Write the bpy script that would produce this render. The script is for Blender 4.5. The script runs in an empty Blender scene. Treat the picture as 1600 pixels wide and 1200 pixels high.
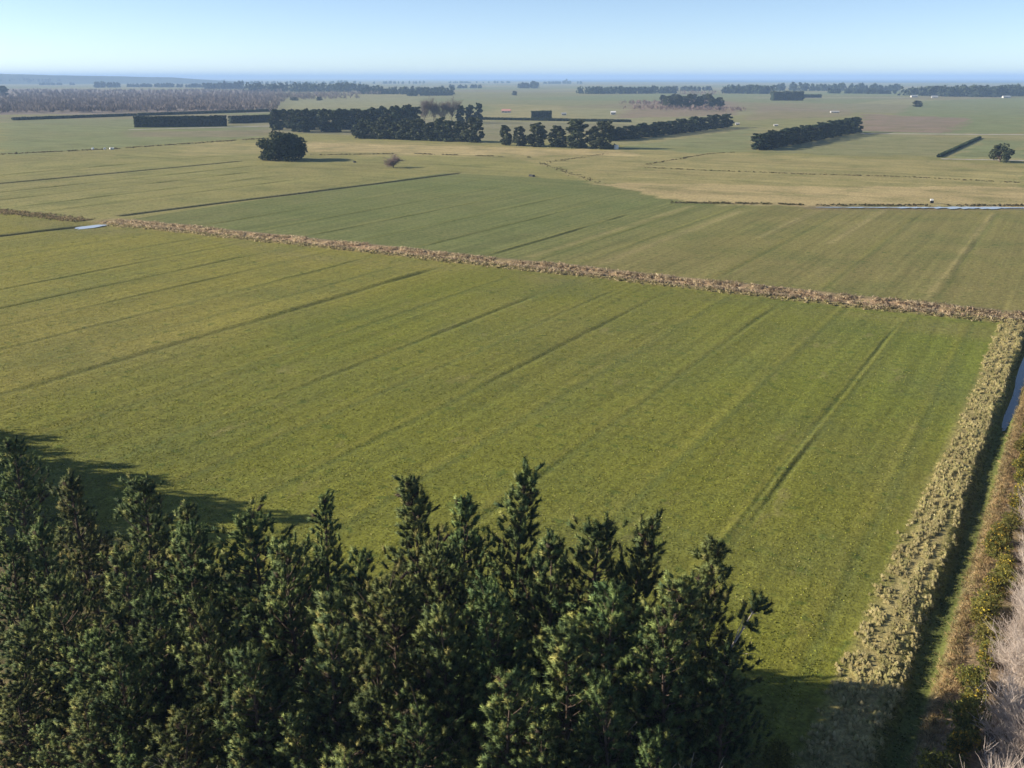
import bpy, math, random
import numpy as np
from mathutils import Vector

# ------------------------------------------------------------------ camera, sky, sun, exposure
SC = bpy.context.scene
COL = SC.collection
H = 40.0                                   # flying height of the camera
FPX = 1500.0                               # focal length in photo pixels (1600 wide)
PITCH = math.atan(479.0 / FPX)             # horizon at photo row 121
YAW = math.radians(30.1)                   # the fields run along +Y, the camera looks 30 degrees left of that
cam_d = bpy.data.cameras.new('camera')
cam = bpy.data.objects.new('camera', cam_d); COL.objects.link(cam)
cam_d.sensor_width = 36.0; cam_d.lens = FPX / 1600 * 36
cam_d.clip_start = 0.5; cam_d.clip_end = 150000
cam.location = (0, 0, H)
cam.rotation_euler = (math.pi / 2 - PITCH, 0, YAW)
SC.camera = cam

SUN_EL = math.radians(23)
LD = Vector((0.905, 0.424, 0)).normalized()           # the way the shadows fall
sun_dir = Vector((-LD.x * math.cos(SUN_EL), -LD.y * math.cos(SUN_EL), math.sin(SUN_EL)))
world = bpy.data.worlds.new('World'); SC.world = world; world.use_nodes = True
wn = world.node_tree; wn.nodes.clear()
sky = wn.nodes.new('ShaderNodeTexSky'); sky.sky_type = 'NISHITA'; sky.sun_disc = False
sky.sun_elevation = SUN_EL; sky.sun_rotation = math.atan2(sun_dir.x, sun_dir.y)
sky.altitude = 30; sky.air_density = 0.5; sky.dust_density = 0.18; sky.ozone_density = 1.0
bg = wn.nodes.new('ShaderNodeBackground'); bg.inputs['Strength'].default_value = 0.09
wo = wn.nodes.new('ShaderNodeOutputWorld')
wn.links.new(sky.outputs[0], bg.inputs[0]); wn.links.new(bg.outputs[0], wo.inputs[0])
sl = bpy.data.lights.new('sun', 'SUN'); sl.energy = 5.0; sl.angle = math.radians(0.5); sl.color = (1.0, 0.90, 0.74)
so = bpy.data.objects.new('sun', sl); COL.objects.link(so)
so.rotation_euler = (-sun_dir).to_track_quat('-Z', 'Y').to_euler(); so.location = (-100, -50, 120)
SC.view_settings.view_transform = 'Standard'; SC.view_settings.look = 'None'
SC.view_settings.exposure = 0.9; SC.view_settings.gamma = 1.0; SC.view_settings.use_curve_mapping = False
SC.cycles.use_denoising = True
SC.cycles.max_bounces = 6; SC.cycles.volume_bounces = 3; SC.cycles.transparent_max_bounces = 8

# ------------------------------------------------------------------ pixels of the photograph -> ground
cpi, spi = math.cos(PITCH), math.sin(PITCH)
cyw, syw = math.cos(YAW), math.sin(YAW)
def ray(px, py):
    a = (px - 800) / FPX; b = (600 - py) / FPX
    dx, dy, dz = a, cpi + b * spi, -spi + b * cpi
    return dx * cyw - dy * syw, dx * syw + dy * cyw, dz
def g(px, py, z=0.0):
    d = ray(px, py); t = (z - H) / d[2]
    return d[0] * t, d[1] * t
def top_at(px, py, h):
    """ground spot of a thing of height h whose top shows at this pixel"""
    return g(px, py, h)

# ------------------------------------------------------------------ helpers
def npmesh(name, V, F, col=None, smooth=False, nrm=None):
    V = np.asarray(V, dtype=np.float32).reshape(-1, 3); F = np.asarray(F, dtype=np.int32)
    k = F.shape[1]; m = F.shape[0]
    if nrm is not None:                                            # faces look the way their normals do
        gn = np.cross(V[F[:, 1]] - V[F[:, 0]], V[F[:, 2]] - V[F[:, 0]]); bad = (gn * (nrm[F[:, 0]] + nrm[F[:, 1]] + nrm[F[:, 2]])).sum(-1) < 0; F[bad] = F[bad][:, ::-1]
    me = bpy.data.meshes.new(name)
    me.vertices.add(len(V)); me.vertices.foreach_set('co', V.ravel())
    me.loops.add(m * k); me.loops.foreach_set('vertex_index', F.ravel())
    me.polygons.add(m); me.polygons.foreach_set('loop_start', np.arange(0, m * k, k, dtype=np.int32))
    if smooth: me.polygons.foreach_set('use_smooth', np.ones(m, dtype=bool))
    me.update(calc_edges=True)
    if nrm is not None: me.normals_split_custom_set_from_vertices(np.ascontiguousarray(nrm, dtype=np.float32))
    if col is not None:
        ca = me.color_attributes.new('tint', 'FLOAT_COLOR', 'POINT')
        c = np.ones((len(V), 4), dtype=np.float32); c[:, :3] = col
        ca.data.foreach_set('color', c.ravel())
    return me
def obj(name, me, mat=None, parent=None, loc=(0, 0, 0)):
    o = bpy.data.objects.new(name, me); COL.objects.link(o)
    if mat is not None and len(me.materials) == 0: me.materials.append(mat)
    o.location = loc
    if parent is not None: o.parent = parent
    return o
def tag(o, label=None, cat=None, group=None, kind=None):
    if label: o['label'] = label
    if cat: o['category'] = cat
    if group: o['group'] = group
    if kind: o['kind'] = kind
    return o
def thing(name, label, cat, loc, rz=0.0, group=None):
    o = bpy.data.objects.new(name, None); COL.objects.link(o)
    o.empty_display_size = 0.5; o.location = loc; o.rotation_euler = (0, 0, rz)
    return tag(o, label, cat, group)
class MB:
    """collects simple solids into one mesh"""
    def __init__(s): s.V = []; s.F = []
    def add(s, V, F):
        n = len(s.V); s.V += [tuple(v) for v in V]; s.F += [tuple(i + n for i in f) for f in F]; return s
    def box(s, x0, x1, y0, y1, z0, z1):
        return s.add([(x0,y0,z0),(x1,y0,z0),(x1,y1,z0),(x0,y1,z0),(x0,y0,z1),(x1,y0,z1),(x1,y1,z1),(x0,y1,z1)],
                     [(3,2,1,0),(4,5,6,7),(0,1,5,4),(1,2,6,5),(2,3,7,6),(3,0,4,7)])
    def cyl(s, cx, cy, z0, z1, r0, r1, n=14):
        V = []; F = []
        for k in range(n):
            a = 2 * math.pi * k / n
            V += [(cx + r0*math.cos(a), cy + r0*math.sin(a), z0), (cx + r1*math.cos(a), cy + r1*math.sin(a), z1)]
        for k in range(n):
            j = (k + 1) % n; F.append((2*k, 2*j, 2*j+1, 2*k+1))
        F.append(tuple(2*k+1 for k in range(n))); F.append(tuple(2*k for k in reversed(range(n))))
        return s.add(V, F)
    def mesh(s, name):
        me = bpy.data.meshes.new(name); me.from_pydata(s.V, [], s.F); me.update(); return me
def unit(a):
    return a / np.maximum(np.linalg.norm(a, axis=-1, keepdims=True), 1e-9)
def tubes(paths, radii, sides=4):
    """paths (N,K,3), radii (N,K) -> open tapered tubes as quads"""
    P = np.asarray(paths, float); R = np.asarray(radii, float); N, K = R.shape
    T = np.gradient(P, axis=1); T = unit(T)
    ref = np.where(np.abs(T[..., 2:3]) < 0.9, np.array([0, 0, 1.0]), np.array([1.0, 0, 0]))
    A = unit(np.cross(T, ref)); B = np.cross(T, A)
    ang = np.arange(sides) * 2 * math.pi / sides
    V = P[:, :, None, :] + R[:, :, None, None] * (A[:, :, None, :] * np.cos(ang)[None, None, :, None] + B[:, :, None, :] * np.sin(ang)[None, None, :, None])
    idx = np.arange(N * K * sides).reshape(N, K, sides)
    a = idx[:, :-1, :]; b = np.roll(a, -1, axis=2); d = idx[:, 1:, :]; c = np.roll(d, -1, axis=2)
    return V.reshape(-1, 3), np.stack([a, b, c, d], -1).reshape(-1, 4)
def needles(rng, C, A, L, n, nl, w, spread=1.0):
    """brushes of narrow triangles round the axes A at C"""
    N = len(C)
    t = rng.random((N, n, 1))
    rnd = rng.normal(size=(N, n, 3))
    rad = unit(rnd - (rnd * A[:, None, :]).sum(-1, keepdims=True) * A[:, None, :])
    base = C[:, None, :] + A[:, None, :] * t * np.asarray(L).reshape(-1, 1, 1)
    d = unit(A[:, None, :] * (0.55 + 0.5 * t) + rad * spread)
    s = unit(np.cross(d, rng.normal(size=(N, n, 3)))) * w * (0.7 + 0.6 * rng.random((N, n, 1)))
    ln = nl * (0.7 + 0.6 * rng.random((N, n, 1)))
    V = np.stack([base - s, base + s, base + d * ln], axis=2)
    return V.reshape(-1, 3), np.arange(N * n * 3).reshape(-1, 3)
def spindles(rng, C, A, L, rad, sides=6, prof=((0, .35), (.32, 1.0), (.72, .8), (1.0, .12))):
    """solid rounded shoots along the axes A"""
    N = len(C); ref = np.where(np.abs(A[:, 2:3]) < .9, np.array([0, 0, 1.0]), np.array([1.0, 0, 0])); U = unit(np.cross(A, ref)); W = np.cross(A, U)
    K = len(prof); ang = np.arange(sides) * 2 * math.pi / sides; V = np.zeros((N, K, sides, 3)); L = np.asarray(L).reshape(-1, 1, 1); rad = np.asarray(rad).reshape(-1, 1, 1)
    for k, (t, q) in enumerate(prof):
        j = rad * q * (.72 + .56 * rng.random((N, sides, 1)))
        V[:, k] = C[:, None, :] + A[:, None, :] * L * t + j * (U[:, None, :] * np.cos(ang)[None, :, None] + W[:, None, :] * np.sin(ang)[None, :, None])
    idx = np.arange(N * K * sides).reshape(N, K, sides); a = idx[:, :-1]; b = np.roll(a, -1, 2); d = idx[:, 1:]; c = np.roll(d, -1, 2)
    F = np.concatenate([np.stack([a, b, c], -1).reshape(-1, 3), np.stack([a, c, d], -1).reshape(-1, 3)] + [np.stack([idx[:, -1, 0], idx[:, -1, k], idx[:, -1, k + 1]], -1) for k in range(1, sides - 1)])
    return V.reshape(-1, 3), F
def leaves(rng, P, size, up=0.0, out=None):
    """one randomly turned small rhombic leaf clump at each point"""
    N = len(P)
    nrm = rng.normal(size=(N, 3)); nrm[:, 2] += up
    if out is not None: nrm += out
    nrm = unit(nrm); a = unit(np.cross(nrm, rng.normal(size=(N, 3)))); b = np.cross(nrm, a)
    sz = (np.asarray(size) * (0.6 + 0.8 * rng.random(N)))[:, None]
    V = np.stack([P - a * sz, P + b * sz * 0.6 + nrm * sz * .15, P + a * sz, P - b * sz * 0.6 + nrm * sz * .15], axis=1)
    return V.reshape(-1, 3), np.arange(N * 4).reshape(-1, 4)
def vnoise(x, y, seed=0):
    """smooth value noise about -1..1"""
    xi = np.floor(x).astype(np.int64); yi = np.floor(y).astype(np.int64); fx = x - xi; fy = y - yi
    def h(a, b):
        v = (a * 374761393 + b * 668265263 + seed * 974711) & 0xffffffff
        v = ((v ^ (v >> 13)) * 1274126177) & 0xffffffff
        return ((v ^ (v >> 16)) & 0xffff) / 32767.5 - 1
    fx = fx * fx * (3 - 2 * fx); fy = fy * fy * (3 - 2 * fy)
    return (h(xi, yi) * (1 - fx) + h(xi + 1, yi) * fx) * (1 - fy) + (h(xi, yi + 1) * (1 - fx) + h(xi + 1, yi + 1) * fx) * fy

# ------------------------------------------------------------------ materials
class NT:
    def __init__(s, name):
        s.m = bpy.data.materials.new(name); s.m.use_nodes = True; s.t = s.m.node_tree; s.t.nodes.clear()
        s.out = s.t.nodes.new('ShaderNodeOutputMaterial')
    def n(s, typ, **kw):
        nd = s.t.nodes.new('ShaderNode' + typ)
        for k, v in kw.items():
            if k in nd.inputs: nd.inputs[k].default_value = v
            else: setattr(nd, k, v)
        return nd
    def l(s, a, b): s.t.links.new(a, b)
    def math(s, op, a, b=None, clamp=False):
        nd = s.t.nodes.new('ShaderNodeMath'); nd.operation = op; nd.use_clamp = clamp
        for i, q in enumerate((a, b)):
            if q is None: continue
            if hasattr(q, 'is_linked'): s.l(q, nd.inputs[i])
            else: nd.inputs[i].default_value = q
        return nd.outputs[0]
    def mix(s, fac, a, b, mode='MIX'):
        nd = s.t.nodes.new('ShaderNodeMix'); nd.data_type = 'RGBA'; nd.blend_type = mode
        for i, q in ((0, fac), (6, a), (7, b)):
            if hasattr(q, 'is_linked'): s.l(q, nd.inputs[i])
            else: nd.inputs[i].default_value = q if i == 0 else (*q, 1.0)
        return nd.outputs[2]
    def noise(s, vec, scale, detail=3.0, rough=0.55):
        nd = s.n('TexNoise'); nd.inputs['Scale'].default_value = scale; nd.inputs['Detail'].default_value = detail
        nd.inputs['Roughness'].default_value = rough; s.l(vec, nd.inputs['Vector']); return nd.outputs['Fac']
    def pos(s, scale=(1, 1, 1)):
        ge = s.n('NewGeometry'); mp = s.n('Mapping'); mp.inputs['Scale'].default_value = scale
        s.l(ge.outputs['Position'], mp.inputs['Vector']); return mp.outputs[0]
    def ramp(s, fac, lo, hi, a=0.0, b=1.0):
        nd = s.n('MapRange'); nd.inputs['From Min'].default_value = lo; nd.inputs['From Max'].default_value = hi
        nd.inputs['To Min'].default_value = a; nd.inputs['To Max'].default_value = b; s.l(fac, nd.inputs['Value']); return nd.outputs[0]
    def bsdf(s, color, rough=0.9, spec=0.2, bump=None, bstr=0.5, bdist=0.1, transl=0.0):
        p = s.n('BsdfPrincipled'); p.inputs['Roughness'].default_value = rough
        p.inputs['Specular IOR Level'].default_value = spec
        if hasattr(color, 'is_linked'): s.l(color, p.inputs['Base Color'])
        else: p.inputs['Base Color'].default_value = (*color, 1)
        if bump is not None:
            b = s.n('Bump'); b.inputs['Strength'].default_value = bstr; b.inputs['Distance'].default_value = bdist
            s.l(bump, b.inputs['Height']); s.l(b.outputs[0], p.inputs['Normal'])
        if transl > 0:
            tr = s.n('BsdfTranslucent')
            if hasattr(color, 'is_linked'): s.l(color, tr.inputs['Color'])
            else: tr.inputs['Color'].default_value = (*color, 1)
            mx = s.n('MixShader'); mx.inputs[0].default_value = transl
            s.l(p.outputs[0], mx.inputs[1]); s.l(tr.outputs[0], mx.inputs[2]); s.l(mx.outputs[0], s.out.inputs[0])
        else: s.l(p.outputs[0], s.out.inputs[0])
        return s.m
def tint_mat(name, rough=0.85, transl=0.0, spec=0.15, var=0.25, scale=1.5, each=0.0):
    t = NT(name); at = t.n('Attribute', attribute_name='tint')
    n = t.noise(t.pos(), scale, 2.0); f = t.ramp(n, 0.25, 0.75, 1 - var, 1 + var)
    nd = t.n('VectorMath', operation='SCALE'); t.l(at.outputs['Color'], nd.inputs[0]); t.l(f, nd.inputs['Scale'])
    c = nd.outputs[0]
    if each:                                                       # every tree its own green
        oi = t.n('ObjectInfo'); hs = t.n('HueSaturation'); t.l(c, hs.inputs['Color'])
        t.l(t.ramp(oi.outputs['Random'], 0, 1, .5 - .012 * each, .5 + .030 * each), hs.inputs['Hue'])
        t.l(t.ramp(t.math('FRACT', t.math('MULTIPLY', oi.outputs['Random'], 7.31)), 0, 1, 1 - .25 * each, 1 + .25 * each), hs.inputs['Value']); c = hs.outputs[0]
    return t.bsdf(c, rough, spec, transl=transl)
def flat_mat(name, color, rough=0.8, spec=0.3, var=0.15, scale=2.0):
    t = NT(name); n = t.noise(t.pos(), scale, 4.0)
    c = t.mix(t.ramp(n, .3, .7), tuple(v * (1 - var) for v in color), tuple(v * (1 + var) for v in color))
    return t.bsdf(c, rough, spec, bump=n, bstr=0.2, bdist=0.02)

def ground_mat():
    t = NT('pasture'); at = t.n('Attribute', attribute_name='tint'); c = at.outputs['Color']
    big = t.noise(t.pos((1, 1, 0)), 0.018, 4.0)                     # soft patches tens of metres wide
    c = t.mix(t.ramp(big, .42, .68, 0, .30), c, (0.200, 0.165, 0.070))
    big2 = t.noise(t.pos((1, 1, 0)), 0.05, 4.0, .65)
    c = t.mix(t.ramp(big2, .45, .70, 0, .55), c, (0.100, 0.120, 0.036))
    st = t.noise(t.pos((0.55, 0.012, 0)), 1.0, 4.0, .7)              # drilling and mowing lines run along the field
    st2 = t.noise(t.pos((0.012, 0.16, 0)), 1.0, 4.0, .7)             # beyond the middle fields they run across
    sep = t.n('SeparateXYZ'); t.l(t.n('NewGeometry').outputs['Position'], sep.inputs[0])
    far_w = t.ramp(sep.outputs['Y'], 310, 350)
    mxn = t.n('Mix'); t.l(far_w, mxn.inputs[0]); t.l(st, mxn.inputs[2]); t.l(st2, mxn.inputs[3]); st = mxn.outputs[0]
    v1 = t.ramp(st, .3, .7, .80, 1.20)
    fine = t.noise(t.pos((1, .75, 0)), 1.1, 5.0, .75)
    v2 = t.ramp(fine, .28, .72, .62, 1.38)
    tus = t.noise(t.pos((1, 1, 0)), 3.2, 3.0, .7)
    v3 = t.ramp(tus, .3, .7, .60, 1.40)
    lush = t.noise(t.pos((1, 1, 0)), .55, 2.0, .5)                    # lush stock patches and thin worn ones
    c = t.mix(t.ramp(lush, .60, .70, 0, .55), c, (0.060, 0.095, 0.020))
    worn = t.noise(t.pos((1.3, .6, 3)), .16, 4.0, .7)
    c = t.mix(t.ramp(worn, .60, .74, 0, .50), c, (0.235, 0.200, 0.085))
    v = t.math('MULTIPLY', t.math('MULTIPLY', v1, v2), v3)
    nd = t.n('VectorMath', operation='SCALE'); t.l(c, nd.inputs[0]); t.l(v, nd.inputs['Scale'])
    h = t.math('ADD', t.math('MULTIPLY', fine, 1.0), t.math('MULTIPLY', tus, .5))
    return t.bsdf(nd.outputs[0], .95, .08, bump=h, bstr=.75, bdist=.18)
def water_mat(name, col, rough=.04):
    t = NT(name); n = t.noise(t.pos(), 1.2, 3.0)
    return t.bsdf(col, rough, .5, bump=n, bstr=.012, bdist=.02)
M_GROUND = ground_mat()
M_NEEDLE = tint_mat('pine_needles', .7, .12, .18, .2, .7, 1.0)
M_LEAF = tint_mat('leaf_clumps', .8, .12, .12, .25, .5, .7)
M_TWIG = tint_mat('bare_twigs', .9, 0, .1, .15, .5)
M_GRASS = tint_mat('dry_grass', .85, .22, .1, .22, .8)
M_BARK = flat_mat('pine_bark', (.115, .085, .065), .95, .1, .35, 3.0)
M_PALE = flat_mat('weathered_wood', (.40, .35, .30), .9, .1, .25, 4.0)
M_WATER = water_mat('ditch_water', (.02, .028, .03))
M_PALEWATER = water_mat('pale_water', (.40, .40, .38), .12)  # paleness of pond and puddle is put into the base colour
M_SEA = water_mat('sea_water', (.03, .09, .15), .6)
M_WHITE = flat_mat('white_paint', (.78, .77, .74), .5, .3, .06)
M_CREAM = flat_mat('weathered_cream_paint', (.50, .48, .44), .6, .3, .1)
M_SALMON = flat_mat('faded_red_iron', (.52, .27, .22), .55, .3, .12)
M_GREYIRON = flat_mat('grey_iron', (.30, .31, .32), .5, .4, .12)
M_BLACK = flat_mat('black_plastic', (.018, .018, .018), .5, .3, .2)
M_GRAVEL = flat_mat('pale_gravel', (.42, .39, .34), .95, .1, .2, .8)
M_GLASS = flat_mat('dark_window', (.03, .035, .04), .15, .5, .1)
M_HILL = flat_mat('far_hill_cover', (.055, .07, .045), .95, .05, .3, .002)

# ------------------------------------------------------------------ terrain
def spread(a, b, d): return list(np.arange(a, b + 1e-6, d))
FURROWS = [  # x, depth, half width, y0, y1
    (-21.6, .15, .35, 30, 176), (-22.7, .12, .30, 40, 172), (-33, .035, .5, 60, 178), (-44.2, .12, .45, 45, 176), (-54.5, .05, .6, 50, 178),
    (-65.9, .13, .5, 45, 178), (-75.8, .07, .5, 60, 172), (-86.6, .17, .55, 45, 176), (-100.5, .06, .6, 60, 172),
    (-118.9, .30, .8, 50, 174), (-128, .05, .6, 80, 168), (-140, .13, .5, 70, 176), (-153, .15, .5, 60, 176), (-166, .16, .5, 60, 176),
    (-181, .12, .5, 70, 174), (-197, .10, .6, 80, 176), (-214, .08, .6, 80, 176), (-11.6, .06, .5, 60, 178),
    (-117.3, .30, .7, 192, 275), (-104.5, .12, .5, 192, 300), (-94, .10, .5, 192, 310), (-62, .08, .6, 192, 310), (-40, .10, .6, 192, 320),
    (-19.8, .12, .7, 194, 335), (-138, .14, .6, 192, 300), (-156, .16, .6, 192, 310), (-174, .16, .6, 192, 320), (-192, .12, .6, 192, 330), (-212, .14, .6, 192, 345),
    (-278, .2, .8, 190, 300), (-296, .3, .9, 190, 310), (-318, .3, .9, 190, 330), (-340, .25, .9, 190, 345), (-400, .3, 1., 190, 380)]
xs = set(np.round(spread(-264, -12, 2.0), 2)); xs |= set(np.round(spread(-254, -233, .5), 2)); xs |= set(np.round(spread(-376, -362, .6), 2))
xs |= set(np.round(spread(-12, 5, .28), 2)); xs |= set(np.round(spread(-480, -264, 5.0), 2)); xs |= set(np.round(spread(5, 60, 4.0), 2))
for fx, dp, hw, y0, y1 in FURROWS:
    xs |= set(np.round([fx + k * hw for k in (-2.2, -1.4, -.9, -.45, 0, .45, .9, 1.4, 2.2)], 2))
x = -480.0
while x > -46000: x -= max(8, -x * .028); xs.add(round(x, 1))
x = 60.0
while x < 30000: x *= 1.25; xs.add(round(x, 1))
ys = set(np.round(spread(20, 178, 1.8), 2)) | set(np.round(spread(177, 193, .55), 2)) | set(np.round(spread(193, 372, 2.5), 2)) | set(np.round(spread(372, 560, 3.5), 2))
y = 560.0
while y < 46000: y += max(5, y * .018); ys.add(round(y, 1))
for y in (-4000, -1500, -600, -250, -100, -40, -15, 0, 12): ys.add(float(y))
def dedupe(v, e=.07):
    o = []
    for q in sorted(v):
        if not o or q - o[-1] > e: o.append(q)
    return np.array(o)
XS, YS = dedupe(xs), dedupe(ys)
GX, GY = np.meshgrid(XS, YS)                     # rows along y
def drift(y): return .015 * (np.clip(y, 20, 190) - 65)
def bump_fn(d, w): return np.exp(-(d / w) ** 2)
def seg_dist(px_, py_, a, b):
    ax, ay = a; bx, by = b; dx, dy = bx - ax, by - ay
    t = np.clip(((px_ - ax) * dx + (py_ - ay) * dy) / (dx * dx + dy * dy), 0, 1)
    return np.hypot(px_ - ax - t * dx, py_ - ay - t * dy)
DRAINS = [(g(195, 336), g(718, 270), 1.1, 1.1), (g(-60, 292), g(375, 252), 1.1, 1.1), (g(-60, 375), g(125, 353), 1.1, 1.0)]
def height(x, y):
    z = .05 * vnoise(x / 7, y / 7, 1) * np.clip((400 - y) / 200, 0, 1)
    z = z + .10 * vnoise(x / 30, y / 45, 2) * np.clip((600 - y) / 200, 0, 1)
    for fx, dp, hw, y0, y1 in FURROWS:
        wob = .25 * vnoise(y / 22 + fx, y * 0 + fx, 5) + .10 * vnoise(y / 4.5 + fx, y * 0 + fx, 25)
        mod = .12 + .75 * np.clip(vnoise(y / 17 + fx * 3, y * 0 + 3.1, 6) + .5, 0, 1.3)
        en = np.clip((y - y0) / 8, 0, 1) * np.clip((y1 - y) / 8, 0, 1)
        z = z + (-bump_fn(x - fx - wob, hw) + .55 * bump_fn(x - fx - wob + hw * 1.9, hw * .8)) * dp * .8 * mod * en
    d = x - drift(y) - .25 * vnoise(y / 9, y * 0, 8)
    ext = np.clip((y - 8) / 6, 0, 1) * np.clip((215 - y) / 20, 0, 1)
    prof = np.interp(d, [-12, -10.2, -9, -7, -5.8, -5.35, -4.75, -4.0, -3.4, -2.85, -2.2, -.6, 1.2, 4], [0, 0, .06, .12, .10, -.05, -.52, -.62, -.55, .08, .25, .25, .1, 0])
    bed = np.interp(y, [50, 112, 135, 150], [.06, .03, -.40, -.50]) + .10 * vnoise(y / 4, d / .5, 12)
    z = z + (prof + bed * bump_fn(d + 4.05, .70)) * ext
    # the drain under the brown rushes
    e = y - 185.0 - .0 * x - .5 * vnoise(x / 12, x * 0, 9)
    ext2 = np.clip((x + 246) / 8, 0, 1) * np.clip((6 - x) / 6, 0, 1) * np.clip((-2.5 - x) / 2 + .4, .0, 1)
    z = z + np.interp(e, [-6, -3.5, -1.8, -.7, .7, 1.8, 3.5, 6], [0, .25, .1, -.9, -.9, .1, .3, 0]) * ext2
    for a, b, w, dp in DRAINS: z = z - dp * bump_fn(seg_dist(x, y, a, b), w)
    z = z - .35 * bump_fn((y - 178) / 7, 1) * bump_fn((x + 239) / 8, 1)
    return z
GZ = height(GX, GY)
# true colours of the fields (painted over one another, borders a little ragged)
def inpoly(x, y, poly):
    r = np.zeros(x.shape, bool); n = len(poly)
    for i in range(n):
        (x1, y1), (x2, y2) = poly[i], poly[(i + 1) % n]
        c = ((y1 > y) != (y2 > y)) & (x < (x2 - x1) * (y - y1) / (y2 - y1 + 1e-12) + x1); r ^= c
    return r
C = {'green': (.152, .159, .027), 'bright': (.138, .164, .029), 'yellow': (.205, .190, .040), 'dull': (.145, .162, .056), 'olive': (.195, .176, .060),
     'left': (.240, .222, .080), 'tan': (.47, .36, .185), 'straw': (.34, .28, .125), 'far': (.210, .208, .098), 'fargreen': (.172, .200, .090), 'fallow': (.235, .165, .130),
     'purple': (.235, .185, .165), 'litter': (.085, .068, .040), 'brown': (.30, .21, .13), 'mud': (.17, .13, .09), 'pale': (.28, .26, .14), 'darkgrass': (.095, .115, .032)}
TINT = np.zeros(GX.shape + (3,)); TINT[:] = C['far']
jx = GX + vnoise(GX / 9, GY / 9, 21) * np.clip(GY / 90, .3, 8) ; jy = GY + vnoise(GX / 11, GY / 7, 22) * np.clip(GY / 70, .3, 8)
def paint(mask, c, a=1.0): TINT[mask] = TINT[mask] * (1 - a) + np.array(C[c]) * a
def blend(w, c): TINT[:] = TINT * (1 - w[..., None]) + np.array(C[c]) * w[..., None]
def ppoly(*pts): return inpoly(jx, jy, [g(*p) for p in pts])
rng = np.random.default_rng(77)
# chequer of far paddocks first, every one its own green or brown
cell = (np.floor(GX / 330).astype(int) * 7 + np.floor(GY / 410).astype(int) * 13) % 11
for k, (cn, a) in enumerate([('fargreen', .8), ('pale', .6), ('far', 0), ('fallow', .35), ('olive', .4), ('fargreen', .5), ('straw', .35), ('far', 0), ('left', .5), ('fargreen', .9), ('purple', .3)]):
    paint((cell == k) & (GY > 560), cn, a)
paint(GY < 560, 'left')
paint((GY >= 188) & (GY < 360) & (GX > -242), 'dull')
blend(np.clip((GX + 125) / 50, 0, 1) * (((GY > 188) & (GY < 345)).astype(float)), 'olive')
paint(ppoly((0, 242), (0, 186), (210, 186), (420, 200), (420, 213), (180, 231)), 'fargreen', .75)
paint(ppoly((300, 222), (560, 219), (960, 234), (1600, 256), (1600, 324), (1150, 321), (1060, 316), (930, 286), (880, 268), (800, 246), (480, 242), (280, 242)), 'straw', .55)
paint(ppoly((935, 287), (1600, 292), (1600, 322), (1150, 320), (1060, 315)), 'tan', .62)
paint(ppoly((470, 222), (960, 235), (1000, 243), (700, 242), (480, 236)), 'tan', .6)
paint(ppoly((150, 245), (480, 240), (700, 247), (850, 262), (715, 270), (370, 252)), 'left', .7)
paint(ppoly((960, 232), (1180, 200), (1170, 236), (1100, 240)), 'fargreen', .6)
paint(ppoly((1180, 238), (1345, 208), (1470, 214), (1530, 216), (1465, 246), (1300, 242)), 'far', .8)
paint(ppoly((1480, 246), (1535, 217), (1600, 220), (1600, 248)), 'fargreen', .8)
paint(ppoly((1340, 208), (1600, 209), (1600, 152), (1440, 158)), 'fargreen', .85)
paint(ppoly((1335, 205), (1480, 208), (1520, 185), (1350, 178)), 'fallow', .85)
paint(ppoly((1160, 188), (1330, 182), (1330, 172), (1190, 165)), 'fallow', .45)
paint(ppoly((960, 185), (1150, 180), (1150, 158), (1000, 158)), 'fallow', .75)
paint(ppoly((760, 185), (900, 188), (880, 165), (770, 162)), 'straw', .45)
paint(ppoly((-40, 180), (420, 176), (430, 141), (-40, 139)), 'purple')
paint(ppoly((200, 206), (425, 203), (420, 214), (200, 214)), 'fallow', .5)
paint(ppoly((400, 172), (660, 168), (660, 152), (420, 152)), 'pale', .7)
near = GY < 181
paint(near, 'green')
blend(np.clip((-108 - GX) / 14, 0, 1) * near, 'yellow')
blend(np.clip((GX + 62) / 45, 0, 1) * np.clip((GY - 100) / 50, 0, .8) * near, 'bright')
blend(np.clip(1 - np.abs(GY - 172) / 9, 0, .7) * near * np.clip((vnoise(GX / 15, GY / 8, 31) + .4), 0, 1), 'olive')
for fx, dp, hw, y0, y1 in FURROWS:               # colour goes darker green along the furrows, yellower on their left lips
    en = ((GY > y0) & (GY < y1)).astype(float)
    blend(.5 * en * bump_fn(GX - fx - .25 * vnoise(GY / 22 + fx, GY * 0 + fx, 5), hw * 1.0), 'darkgrass')
    blend(.35 * en * bump_fn(GX - fx + hw * 2, hw * .9), 'yellow')
for sx, sw, y0, y1 in ((-108.0, .9, 195, 305), (-90.0, 1.1, 195, 300), (-21.3, .9, 192, 335), (-70, .7, 250, 320), (-52, .7, 250, 330)):
    blend(.55 * bump_fn(GX - sx, sw) * ((GY > y0) & (GY < y1)), 'straw')
dd = GX - drift(GY)
paint((dd > -3.3) & (dd < 1.5) & (GY < 200), 'brown'); paint((dd > 1.5) & (GY < 330), 'mud')
blend(np.clip(1.5 - np.abs(dd + 7.2) / 1.6, 0, 1) * (GY < 188), 'straw')
blend(np.clip(1.3 - np.abs(dd + 4.1) / 1.1, 0, 1) * ((GY > 15) & (GY < 190)), 'darkgrass')
e = np.abs(GY - 185)
blend(np.clip(1.6 - e / 4, 0, 1) * np.clip((GX + 250) / 8, 0, 1) * (GX < 2), 'brown')
for a, b, w, dp in DRAINS: blend(.8 * bump_fn(seg_dist(GX, GY, a, b), 1.6), 'mud')
blend(.75 * np.clip(1.4 - seg_dist(GX, GY, g(1275, 324.5), g(1700, 325.5)) / 4.5, 0, 1), 'mud')
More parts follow.
